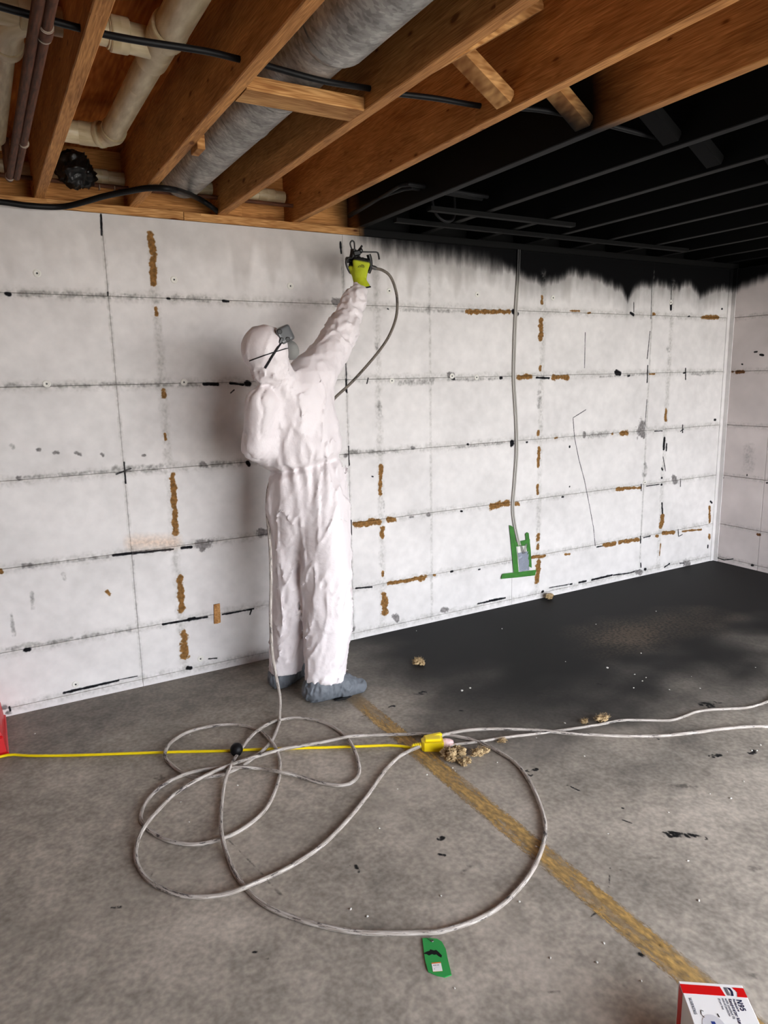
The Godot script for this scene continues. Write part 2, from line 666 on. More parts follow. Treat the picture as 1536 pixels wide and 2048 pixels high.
func hose_tex(seed_: int, amount: float) -> ImageTexture:
	var f := noise_of(seed_, 1.0, 3)
	var w := 2048
	var h := 48
	var d := PackedByteArray()
	for y in h:
		for x in w:
			var a := TAU * y / h
			var streak := f.get_noise_3d(x * 0.02, cos(a) * 1.3, sin(a) * 1.3) + 0.35 * f.get_noise_3d(x * 0.09, cos(a) * 4.0, sin(a) * 4.0)
			var long := f.get_noise_2d(x * 0.004, 50.0)
			var dirt := clampf((streak - 0.42 + amount + long * 0.5) * 4.0, 0.0, 1.0)
			var soil := clampf(0.5 + f.get_noise_2d(x * 0.01, y * 0.2 + 9.0), 0.0, 1.0)
			var c := Color(0.78, 0.75, 0.72).lerp(Color(0.50, 0.46, 0.42), soil * 0.85)
			c = c.lerp(Color(0.16, 0.14, 0.14), dirt * 0.9)
			d.append(c.r8)
			d.append(c.g8)
			d.append(c.b8)
	return picture(w, h, d)

# ---------------------------------------------------------------- walls
const EDGE := [[1.956, 2.336], [2.066, 2.302], [2.331, 2.289], [2.505, 2.273], [2.725, 2.259], [2.878, 2.233], [2.997, 2.201], [3.120, 2.157], [3.224, 2.137], [3.330, 2.167], [3.503, 2.219], [3.732, 2.187], [3.951, 2.121], [4.004, 2.067], [4.097, 2.161], [4.326, 2.188], [4.462, 2.153], [4.649, 2.203], [4.770, 2.119], [4.998, 2.176]]
const SEAMS := [-0.62, 0.575, 1.800, 3.010, 4.262, 5.144]
const ROWS := [-0.01, 0.040, 0.316, 0.715, 1.119, 1.536, 1.942, 2.307]

func wall_marks() -> Array:
	var all := []
	all.append_array([
		["B", 0.79, 2.242, 0.789, 2.136, 0.0303],
		["B", 0.793, 2.137, 0.786, 1.995, 0.0305],
		["B", 0.786, 1.901, 0.79, 1.858, 0.0169],
		["B", 0.793, 1.504, 0.794, 1.48, 0.0283],
		["B", 0.785, 1.296, 0.785, 1.26, 0.0127],
		["B", 0.805, 1.094, 0.801, 0.983, 0.0254],
		["B", 0.808, 1.019, 0.796, 0.766, 0.0274],
		["B", 0.804, 0.556, 0.797, 0.36, 0.0317],
		["B", 0.799, 0.259, 0.797, 0.102, 0.0379],
		["B", -0.003, 0.719, 0.002, 0.693, 0.0175],
		["B", 0.447, 0.534, 0.454, 0.518, 0.0202],
		["B", 2.615, 1.925, 2.967, 1.934, 0.0272],
		["B", 3.223, 2.042, 3.225, 1.986, 0.0193],
		["B", 3.221, 1.9, 3.223, 1.756, 0.0362],
		["B", 3.218, 1.601, 3.219, 1.564, 0.0224],
		["B", 3.028, 1.531, 3.157, 1.528, 0.0312],
		["B", 3.327, 1.52, 3.479, 1.523, 0.0343],
		["K", 3.185, 1.523, 3.305, 1.517, 0.0127],
		["B", 3.217, 1.181, 3.218, 1.143, 0.0228],
		["B", 3.226, 1.072, 3.22, 0.93, 0.0259],
		["B", 2.009, 1.046, 2.01, 0.95, 0.0242],
		["B", 3.477, 1.952, 3.559, 1.954, 0.0105],
		["B", 2.01, 1.041, 2.0, 0.858, 0.022],
		["B", 1.813, 0.699, 2.004, 0.705, 0.0372],
		["B", 2.038, 0.711, 2.111, 0.698, 0.0319],
		["B", 2.011, 0.67, 2.009, 0.6, 0.0291],
		["B", 2.005, 0.394, 2.004, 0.36, 0.0181],
		["B", 2.035, 0.312, 2.293, 0.307, 0.0229],
		["B", 2.275, 0.31, 2.307, 0.305, 0.0402],
		["B", 2.369, 0.313, 2.391, 0.309, 0.0149],
		["B", 2.016, 0.264, 2.015, 0.108, 0.0412],
		["B", 2.813, 0.707, 2.982, 0.711, 0.0392],
		["B", 3.003, 0.701, 3.066, 0.696, 0.0288],
		["B", 3.219, 0.814, 3.221, 0.742, 0.0203],
		["B", 3.231, 0.469, 3.233, 0.417, 0.0324],
		["B", 3.233, 0.4, 3.234, 0.354, 0.0266],
		["B", 3.241, 0.283, 3.234, 0.115, 0.0387],
		["B", 3.167, 0.309, 3.307, 0.303, 0.021],
		["B", 3.482, 0.289, 3.537, 0.281, 0.0144],
		["B", 4.801, 1.941, 5.01, 1.946, 0.0306]])
	all.append_array([
		["B", 4.467, 1.276, 4.467, 1.176, 0.0298],
		["B", 3.628, 1.942, 3.663, 1.945, 0.0136],
		["B", 3.466, 1.953, 3.553, 1.955, 0.0095],
		["B", 4.262, 1.528, 4.325, 1.529, 0.0107],
		["B", 3.99, 1.113, 4.074, 1.112, 0.0366],
		["B", 3.969, 0.704, 4.061, 0.703, 0.0289],
		["B", 4.061, 0.706, 4.243, 0.694, 0.018],
		["K", 4.475, 0.557, 4.491, 0.456, 0.0153],
		["B", 4.491, 0.462, 4.483, 0.351, 0.0445],
		["K", 3.795, 0.298, 3.863, 0.298, 0.0079],
		["B", 3.855, 0.307, 4.001, 0.295, 0.0318],
		["B", 4.016, 0.302, 4.247, 0.298, 0.0278],
		["B", 4.495, 0.309, 4.65, 0.304, 0.0265],
		["B", 4.729, 0.297, 4.975, 0.282, 0.016],
		["B", 5.048, 0.466, 5.067, 0.322, 0.0265],
		["B", 5.074, 0.222, 5.076, 0.197, 0.0267],
		["B", 3.483, 0.287, 3.54, 0.284, 0.0131],
		["B", 4.487, 0.233, 4.483, 0.132, 0.012],
		["K", 0.575, 2.303, 0.57, 2.208, 0.0085],
		["K", 1.116, 1.939, 1.153, 1.938, 0.0111],
		["K", 0.989, 1.531, 1.072, 1.527, 0.0146],
		["K", 1.128, 1.532, 1.205, 1.522, 0.0116],
		["K", 1.21, 1.526, 1.245, 1.527, 0.0301],
		["K", 1.152, 1.498, 1.129, 1.48, 0.0058],
		["K", 0.154, 1.938, 0.165, 1.936, 0.0179],
		["K", 0.846, 1.941, 0.856, 1.941, 0.0122],
		["K", 0.575, 1.963, 0.573, 1.943, 0.0057],
		["G", 0.105, 1.542, 0.144, 1.546, 0.02],
		["G", 0.192, 1.939, 0.748, 1.945, 0.0216],
		["G", 0.862, 1.945, 1.062, 1.943, 0.0232],
		["G", 0.15, 1.539, 0.463, 1.535, 0.0161],
		["G", 0.492, 1.538, 0.976, 1.527, 0.0187],
		["K", 0.198, 0.057, 0.462, 0.061, 0.0114],
		["K", 0.462, 0.064, 0.551, 0.062, 0.0039],
		["K", 0.484, 0.711, 0.784, 0.702, 0.0112],
		["K", 0.817, 0.702, 0.878, 0.7, 0.0134],
		["K", 0.695, 0.313, 0.933, 0.309, 0.0099],
		["K", 0.826, 0.314, 0.87, 0.313, 0.0179],
		["K", 1.007, 0.307, 1.191, 0.307, 0.0093],
		["K", 1.176, 0.305, 1.164, 0.276, 0.0072]])
	all.append_array([
		["K", 0.579, 1.167, 0.578, 1.059, 0.0068],
		["K", 0.536, 1.109, 0.61, 1.133, 0.0062],
		["G", 0.579, 0.747, 0.582, 0.644, 0.0086],
		["H", 0.926, 0.705, 0.96, 0.707, 0.0585],
		["G", 1.22, 0.721, 1.262, 0.72, 0.0202],
		["H", 1.257, 0.726, 1.288, 0.724, 0.0426],
		["H", 0.098, 0.717, 0.119, 0.716, 0.0295],
		["H", 0.1, 1.13, 0.126, 1.127, 0.0249],
		["K", 0.06, 0.312, 0.074, 0.309, 0.0215],
		["H", 0.96, 1.128, 0.978, 1.113, 0.0282],
		["K", 1.198, 1.124, 1.209, 1.094, 0.0181],
		["K", 0.807, 0.048, 0.822, 0.045, 0.0203],
		["K", 0.919, 0.074, 0.968, 0.067, 0.0062],
		["H", -0.068, 0.048, -0.044, 0.051, 0.0235],
		["H", -0.056, 0.017, -0.032, 0.02, 0.0236],
		["K", -0.037, 0.049, -0.034, 0.021, 0.009],
		["G", 0.102, 1.285, 0.11, 1.26, 0.0146],
		["H", 0.203, 1.254, 0.221, 1.249, 0.0167],
		["H", 0.269, 1.234, 0.296, 1.229, 0.0186],
		["H", 0.37, 1.226, 0.385, 1.216, 0.0188],
		["H", 0.475, 1.218, 0.49, 1.2, 0.0157],
		["H", 0.662, 1.192, 0.684, 1.19, 0.0143],
		["G", 0.517, 1.131, 0.767, 1.125, 0.0305],
		["G", 0.137, 1.129, 0.508, 1.128, 0.0137],
		["G", 0.997, 1.125, 1.182, 1.116, 0.0267],
		["G", 0.125, 0.713, 0.471, 0.707, 0.0125],
		["G", -0.022, 0.33, 0.541, 0.316, 0.0165],
		["P", 0.562, 0.766, 0.81, 0.735, 0.0515],
		["S", 0.047, 0.333, 0.124, 0.326, 0.0233],
		["G", 0.256, 0.657, 0.265, 0.619, 0.019],
		["G", 0.116, 0.59, 0.111, 0.501, 0.0152],
		["G", 0.019, 0.501, 0.021, 0.384, 0.0149],
		["H", 2.5, 1.554, 2.518, 1.544, 0.0331],
		["K", 2.521, 1.53, 2.533, 1.525, 0.0195],
		["K", 2.885, 1.523, 2.908, 1.53, 0.0183],
		["K", 2.993, 1.935, 3.013, 1.92, 0.0344],
		["K", 2.992, 1.124, 2.996, 1.085, 0.03],
		["G", 1.996, 1.739, 2.001, 1.699, 0.017],
		["G", 2.005, 1.414, 2.013, 1.321, 0.0238],
		["K", 2.636, 1.121, 2.643, 1.12, 0.0123]])
	all.append_array([
		["K", 3.115, 1.104, 3.124, 1.104, 0.0097],
		["K", 3.498, 1.057, 3.505, 1.041, 0.0152],
		["B", 3.359, 1.116, 3.391, 1.119, 0.0111],
		["H", 1.734, 1.953, 1.768, 1.954, 0.0343],
		["G", 2.353, 1.955, 2.353, 1.9, 0.0229],
		["K", 1.797, 1.543, 1.797, 1.467, 0.0092],
		["K", 1.801, 1.165, 1.802, 1.052, 0.0062],
		["H", 1.769, 1.102, 1.795, 1.114, 0.0242],
		["H", 2.221, 1.123, 2.25, 1.121, 0.0235],
		["K", 2.07, 1.928, 2.083, 1.924, 0.0072],
		["G", 2.156, 1.922, 2.345, 1.927, 0.0183],
		["G", 2.379, 1.923, 2.603, 1.929, 0.015],
		["G", 2.138, 1.513, 2.388, 1.518, 0.0342],
		["G", 2.482, 1.521, 2.882, 1.523, 0.0159],
		["G", 3.22, 1.448, 3.223, 1.321, 0.034],
		["G", 1.806, 1.127, 2.13, 1.114, 0.0209],
		["G", 2.53, 1.107, 2.968, 1.115, 0.0166],
		["K", 1.939, 1.545, 1.928, 1.509, 0.0063],
		["G", 1.816, 1.131, 1.858, 1.128, 0.0224],
		["K", 1.817, 0.318, 1.933, 0.307, 0.0081],
		["K", 2.718, 0.059, 2.958, 0.059, 0.0103],
		["K", 2.813, 0.062, 2.93, 0.06, 0.0137],
		["H", 2.439, 0.066, 2.467, 0.061, 0.0351],
		["H", 1.761, 0.07, 1.793, 0.066, 0.0326],
		["K", 3.277, 0.048, 3.3, 0.047, 0.0191],
		["K", 3.352, 0.065, 3.538, 0.059, 0.0036],
		["K", 3.546, 0.057, 3.569, 0.057, 0.011],
		["K", 2.58, 0.7, 2.599, 0.697, 0.0105],
		["H", 2.321, 0.704, 2.348, 0.706, 0.0267],
		["K", 2.503, 0.313, 2.526, 0.312, 0.0108],
		["K", 3.442, 0.705, 3.462, 0.703, 0.0104],
		["K", 1.803, 0.734, 1.803, 0.642, 0.0074],
		["H", 2.209, 0.704, 2.227, 0.704, 0.0182],
		["H", 2.088, 0.095, 2.105, 0.07, 0.0351],
		["G", 2.92, 0.302, 2.996, 0.302, 0.0136],
		["K", 1.945, 0.978, 1.959, 0.974, 0.0077],
		["G", 2.024, 0.826, 2.025, 0.757, 0.0111],
		["K", 2.723, 0.293, 2.743, 0.293, 0.0078],
		["K", 3.927, 1.545, 3.956, 1.54, 0.0351],
		["K", 4.034, 1.958, 4.08, 1.938, 0.0181]])
	all.append_array([
		["K", 4.069, 2.029, 4.074, 1.959, 0.006],
		["B", 4.265, 1.953, 4.298, 1.953, 0.0185],
		["K", 4.456, 2.031, 4.46, 1.982, 0.0225],
		["K", 4.631, 1.529, 4.669, 1.535, 0.0132],
		["K", 4.658, 1.568, 4.666, 1.479, 0.0102],
		["K", 4.648, 1.943, 4.673, 1.945, 0.0096],
		["K", 4.25, 1.834, 4.234, 1.636, 0.0062],
		["K", 4.243, 1.594, 4.245, 1.466, 0.011],
		["K", 4.252, 1.349, 4.244, 1.132, 0.0048],
		["K", 4.243, 2.202, 4.252, 1.917, 0.0046],
		["K", 4.037, 1.518, 4.064, 1.522, 0.0125],
		["K", 3.614, 1.816, 3.618, 1.58, 0.0041],
		["K", 4.449, 2.171, 4.455, 2.057, 0.0064],
		["K", 5.03, 2.008, 5.051, 2.009, 0.0132],
		["K", 5.031, 1.163, 5.06, 1.162, 0.0211],
		["G", 3.761, 1.517, 4.239, 1.53, 0.0124],
		["G", 4.446, 1.72, 4.466, 1.677, 0.026],
		["G", 4.73, 1.523, 5.01, 1.53, 0.027],
		["H", 4.205, 1.161, 4.21, 1.101, 0.0731],
		["H", 4.223, 1.089, 4.24, 1.072, 0.0255],
		["K", 4.465, 1.059, 4.463, 0.958, 0.02],
		["K", 4.46, 0.913, 4.498, 0.796, 0.0067],
		["K", 4.493, 1.012, 4.493, 0.95, 0.0134],
		["K", 4.349, 1.11, 4.439, 1.107, 0.0067],
		["K", 4.662, 1.144, 4.668, 1.079, 0.0103],
		["K", 4.641, 1.092, 4.679, 1.109, 0.008],
		["K", 4.291, 0.701, 4.438, 0.702, 0.0057],
		["K", 4.674, 0.724, 4.68, 0.659, 0.007],
		["H", 4.596, 0.731, 4.624, 0.705, 0.045],
		["K", 4.287, 0.303, 4.369, 0.307, 0.0082],
		["B", 4.425, 0.3, 4.459, 0.294, 0.019],
		["K", 3.755, 0.055, 3.976, 0.059, 0.0138],
		["K", 3.976, 0.056, 4.15, 0.046, 0.0094],
		["K", 4.15, 0.046, 4.272, 0.054, 0.0071],
		["K", 3.629, 0.056, 3.71, 0.056, 0.0136],
		["K", 3.542, 0.058, 3.564, 0.056, 0.0101],
		["K", 3.345, 0.064, 3.521, 0.057, 0.0022],
		["H", 4.79, 0.026, 4.835, 0.022, 0.0502],
		["K", 4.726, 0.036, 4.78, 0.03, 0.0062],
		["K", 4.543, 0.029, 4.61, 0.053, 0.011]])
	all.append_array([
		["H", 4.24, 0.038, 4.273, 0.033, 0.0406],
		["K", 4.313, 0.053, 4.339, 0.044, 0.0192],
		["K", 4.273, 0.11, 4.279, 0.067, 0.0116],
		["K", 5.063, 0.143, 5.066, 0.111, 0.0153],
		["K", 5.053, 0.508, 5.084, 0.487, 0.0148],
		["K", 4.236, 0.723, 4.24, 0.666, 0.0097],
		["K", 4.256, 0.322, 4.26, 0.263, 0.0099],
		["K", 3.44, 0.704, 3.463, 0.702, 0.0095],
		["K", 4.683, 0.321, 4.692, 0.266, 0.0089],
		["K", 4.689, 0.26, 4.741, 0.271, 0.0049],
		["K", 3.496, 1.046, 3.509, 1.054, 0.0123],
		["H", 3.638, 1.133, 3.639, 1.112, 0.0284],
		["B", 3.9, 1.113, 3.922, 1.112, 0.0191],
		["G", 3.653, 1.117, 3.885, 1.114, 0.0357],
		["K", 3.514, 0.77, 3.514, 0.77, 0.0095],
		["G", 4.262, 0.872, 4.27, 0.77, 0.0421],
		["K", 4.45, 0.829, 4.468, 0.805, 0.0168],
		["K", 4.451, 0.749, 4.47, 0.747, 0.0161],
		["K", 4.45, 0.698, 4.472, 0.696, 0.0162],
		["K", 3.645, 1.297, 3.525, 1.246, 0.002],
		["K", 3.525, 1.246, 3.544, 1.113, 0.0028],
		["K", 3.544, 1.113, 3.593, 0.955, 0.0028],
		["K", 3.593, 0.955, 3.653, 0.803, 0.0028],
		["K", 3.653, 0.803, 3.713, 0.604, 0.0029],
		["K", 3.713, 0.604, 3.758, 0.447, 0.003],
		["K", 3.758, 0.447, 3.783, 0.306, 0.003],
		["K", 1.788, 2.27, 1.791, 2.206, 0.011],
		["G", 1.79, 2.206, 1.793, 1.962, 0.004],
		["K", 1.799, 1.655, 1.801, 1.462, 0.0049]])
	return all

func right_marks() -> Array:
	return [
		["B", -0.017, 1.015, -0.013, 0.934, 0.0171],
		["B", -0.012, 0.917, -0.007, 0.857, 0.029],
		["B", 0.36, 0.286, 0.393, 0.29, 0.0209],
		["K", -0.002, 0.584, 0.005, 0.512, 0.0067],
		["K", 0.018, 0.031, 0.1, 0.024, 0.0074],
		["K", 0.1, 0.024, 0.181, 0.051, 0.0073],
		["K", 0.332, 0.033, 0.353, 0.038, 0.0166],
		["K", -0.016, 0.398, 0.014, 0.412, 0.0122],
		["K", 0.397, 0.696, 0.416, 0.698, 0.009],
		["B", 0.082, 1.529, 0.159, 1.528, 0.0248],
		["K", 0.263, 1.656, 0.302, 1.649, 0.0153],
		["K", 0.219, 1.676, 0.249, 1.678, 0.011],
		["K", 0.123, 1.59, 0.139, 1.586, 0.0112],
		["K", -0.03, 1.184, 0.007, 1.182, 0.0211],
		["H", 0.021, 0.693, 0.047, 0.697, 0.0216],
		["K", 0.242, 0.745, 0.241, 0.731, 0.0086],
		["B", 0.046, 1.533, 0.065, 1.532, 0.0137],
		["G", 0.241, 0.977, 0.252, 0.77, 0.0725]
	]

func floor_marks() -> Array:
	return [
		["K", 1.859, 2.174, 1.917, 2.217, 0.0281],
		["K", 1.922, 2.223, 1.963, 2.268, 0.0265],
		["K", 1.699, 1.65, 1.733, 1.64, 0.0321],
		["K", 1.708, 1.676, 1.774, 1.644, 0.0181],
		["K", 1.196, 1.809, 1.209, 1.812, 0.0171],
		["K", 1.874, 2.12, 1.89, 2.127, 0.0111],
		["K", 1.859, 2.002, 1.86, 2.012, 0.0091],
		["K", 2.787, 1.629, 2.86, 1.66, 0.0477],
		["K", 2.881, 1.652, 2.891, 1.664, 0.0225],
		["K", 2.344, 1.725, 2.375, 1.744, 0.0135],
		["K", 2.43, 1.942, 2.488, 1.962, 0.02],
		["K", 2.589, 2.013, 2.633, 2.017, 0.0248],
		["K", 1.794, 1.789, 1.809, 1.864, 0.006],
		["K", 1.801, 2.043, 1.819, 2.087, 0.0054],
		["K", 1.743, 0.823, 1.784, 0.838, 0.037],
		["K", 1.545, 0.872, 1.568, 0.88, 0.0176],
		["K", 1.802, 1.076, 1.818, 1.092, 0.0141],
		["K", 2.561, 1.223, 2.568, 1.241, 0.0256],
		["D", 1.953, 0.853, 1.997, 0.898, 0.0553],
		["D", 2.11, 1.991, 2.205, 2.058, 0.0219],
		["D", 2.228, 1.141, 2.33, 1.205, 0.1174],
		["D", 2.127, 0.839, 2.133, 0.914, 0.0119],
		["K", 1.149, 1.872, 1.167, 1.889, 0.01],
		["D", 1.158, 1.99, 1.206, 1.965, 0.0174],
		["D", 1.598, 2.228, 1.611, 2.256, 0.0139],
		["K", 1.46, 2.489, 1.475, 2.505, 0.0112],
		["D", 1.383, 2.484, 1.39, 2.498, 0.0131],
		["K", 1.432, 2.532, 1.44, 2.538, 0.0054],
		["D", 1.724, 2.236, 1.755, 2.255, 0.0173],
		["D", 1.952, 2.435, 1.984, 2.447, 0.0251],
		["D", 1.579, 2.689, 1.595, 2.699, 0.0183],
		["D", 1.093, 2.455, 1.121, 2.469, 0.0066],
		["D", 1.278, 2.536, 1.277, 2.549, 0.0097],
		["K", 1.592, 2.198, 1.513, 2.267, 0.002],
		["K", 1.478, 2.27, 1.426, 2.321, 0.0019],
		["K", 1.426, 2.321, 1.376, 2.325, 0.0021],
		["K", 0.892, 1.778, 0.885, 1.815, 0.0083],
		["K", 0.877, 1.769, 0.883, 1.796, 0.0072],
		["K", 0.175, 1.565, 0.207, 1.581, 0.0092],
		["K", 0.489, 1.947, 0.495, 1.95, 0.0071],
		["K", 0.51, 1.984, 0.52, 1.99, 0.0055],
		["D", 0.437, 0.911, 0.472, 0.923, 0.0283],
		["K", 1.492, 0.872, 1.569, 0.872, 0.0096],
		["D", 1.379, 0.89, 1.477, 0.888, 0.0075],
		["K", 0.845, 1.75, 0.847, 1.755, 0.0055],
		["D", 0.317, 1.473, 0.302, 1.499, 0.0059],
		["D", 0.616, 1.676, 0.637, 1.788, 0.0071],
		["D", 0.577, 1.443, 0.619, 1.667, 0.0031],
		["D", 1.711, 0.819, 1.786, 0.852, 0.0162],
		["K", 1.386, 2.488, 1.396, 2.503, 0.0107],
		["K", 1.457, 2.495, 1.469, 2.508, 0.0141],
		["D", 1.354, 0.605, 1.388, 0.704, 0.0393]
	]

func wall_tex() -> ImageTexture:
	var w := 2048
	var h := 848
	var sx := w / TEX_W
	var sy := h / 2.32
	var big := grain(101, 0.006, 1024)
	var mid := grain(102, 0.03, 1024)
	var d := PackedByteArray()
	d.resize(w * h * 3)
	var drip := noise_of(103, 1.0, 2)
	var lip := noise_of(104, 1.0, 4)
	var o := 0
	for y in h:
		var wy := 2.32 - (y + 0.5) / sy
		for x in w:
			var wx := TEX_X0 + (x + 0.5) / sx
			var q := ((y & 1023) << 10) + (x & 1023)
			var t := 0.955 + (big[q] - 128) * 0.00030 + (mid[q] - 128) * 0.00024
			var r := 222.0 * t
			var g := 218.0 * t
			var b := 216.0 * t
			if wy > 1.75:
				# grime and mist under the ceiling
				var gm := clampf((wy - 2.05) * 2.2 + drip.get_noise_2d(wx * 9.0, wy * 1.6) * 0.32, 0.0, 0.30) * (0.3 + 0.5 * smoothstep(0.9, 1.6, wx))
				r = lerpf(r, 96.0, gm)
				g = lerpf(g, 88.0, gm)
				b = lerpf(b, 80.0, gm)
				if wx > 1.78:
					var line := lookup(EDGE, wx) + 0.022 * drip.get_noise_2d(wx * 14.0, 3.0) + 0.010 * lip.get_noise_2d(wx * 50.0, wy * 12.0)
					var spread := 0.05 if wx > 2.9 else 0.085
					var k := smoothstep(-spread * 1.5, spread * 0.55, wy - line)
					k = maxf(k, clampf((wy - line + 0.17) * 1.5, 0.0, 0.22))
					if wx < 1.95:
						k *= smoothstep(1.80, 1.95, wx)
					r = lerpf(r, 9.0, k)
					g = lerpf(g, 9.0, k)
					b = lerpf(b, 10.0, k)
			d[o] = int(minf(r, 255.0))
			d[o + 1] = int(minf(g, 255.0))
			d[o + 2] = int(minf(b, 255.0))
			o += 3
	var tones := {
		"H": [Color(0.47, 0.455, 0.45), 0.95, 0.5, 0.9], "B": [Color(0.48, 0.35, 0.20), 1.0, 0.3, 0.9], "K": [Color(0.09, 0.09, 0.10), 1.0, 0.4, 0.5], "G": [Color(0.44, 0.43, 0.42), 0.7, 0.8, 0.8, 1.0],
		"S": [Color(0.66, 0.65, 0.63), 0.8, 0.9, 0.5], "P": [Color(0.80, 0.68, 0.58), 0.6, 2.2, 0.25], "D": [Color(0.2, 0.2, 0.2), 0.5, 0.8, 0.6], "L": [Color(0.60, 0.59, 0.57), 0.5, 1.2, 0.6, 1.1],
	}
	# scraped bands along the joints of the panels and over the studs
	for row in ROWS.slice(1, 7):
		stroke(d, w, h, TEX_X0, sx, 2.32, sy, ["L", -0.35, row, 5.1, row, 0.042], tones)
	for at in [0.79, 2.005, 3.235, 4.47]:
		stroke(d, w, h, TEX_X0, sx, 2.32, sy, ["L", at, 2.2, at, 0.03, 0.036], tones)
	for at in [0.575, 1.8, 4.262, 2.36]:
		stroke(d, w, h, TEX_X0, sx, 2.32, sy, ["L", at, 2.25, at, 0.02, 0.016], tones)
	for mark in wall_marks():
		stroke(d, w, h, TEX_X0, sx, 2.32, sy, mark, tones)
	return picture(w, h, d)

func right_tex() -> ImageTexture:
	var w := 512
	var h := 848
	var sx := w / 1.4
	var sy := h / 2.32
	var big := grain(111, 0.006, 1024)
	var d := PackedByteArray()
	d.resize(w * h * 3)
	var drip := noise_of(113, 1.0, 3)
	var o := 0
	for y in h:
		var wy := 2.32 - (y + 0.5) / sy
		for x in w:
			var wz := -0.05 + (x + 0.5) / sx
			var t := 0.93 + (big[((y & 1023) << 10) + x] - 128) * 0.0005
			var k := smoothstep(-0.07, 0.03, wy - (2.17 + 0.26 * wz + 0.02 * drip.get_noise_2d(wz * 14.0, 1.0)))
			d[o] = int(lerpf(218.0 * t, 9.0, k))
			d[o + 1] = int(lerpf(208.0 * t, 9.0, k))
			d[o + 2] = int(lerpf(205.0 * t, 10.0, k))
			o += 3
	var tones := {"B": [Color(0.36, 0.24, 0.15), 1.0, 0.35, 0.55], "K": [Color(0.10, 0.10, 0.10), 1.0, 0.4, 0.5], "H": [Color(0.47, 0.455, 0.45), 0.95, 0.5, 0.9], "G": [Color(0.50, 0.48, 0.47), 0.5, 1.2, 0.6, 0.8], "L": [Color(0.56, 0.54, 0.53), 0.35, 0.8, 0.6, 1.6]}
	for row in ROWS.slice(1, 7):
		stroke(d, w, h, -0.05, sx, 2.32, sy, ["L", -0.04, row, 1.3, row, 0.04], tones)
	for mark in right_marks():
		stroke(d, w, h, -0.05, sx, 2.32, sy, mark, tones)
	return picture(w, h, d)

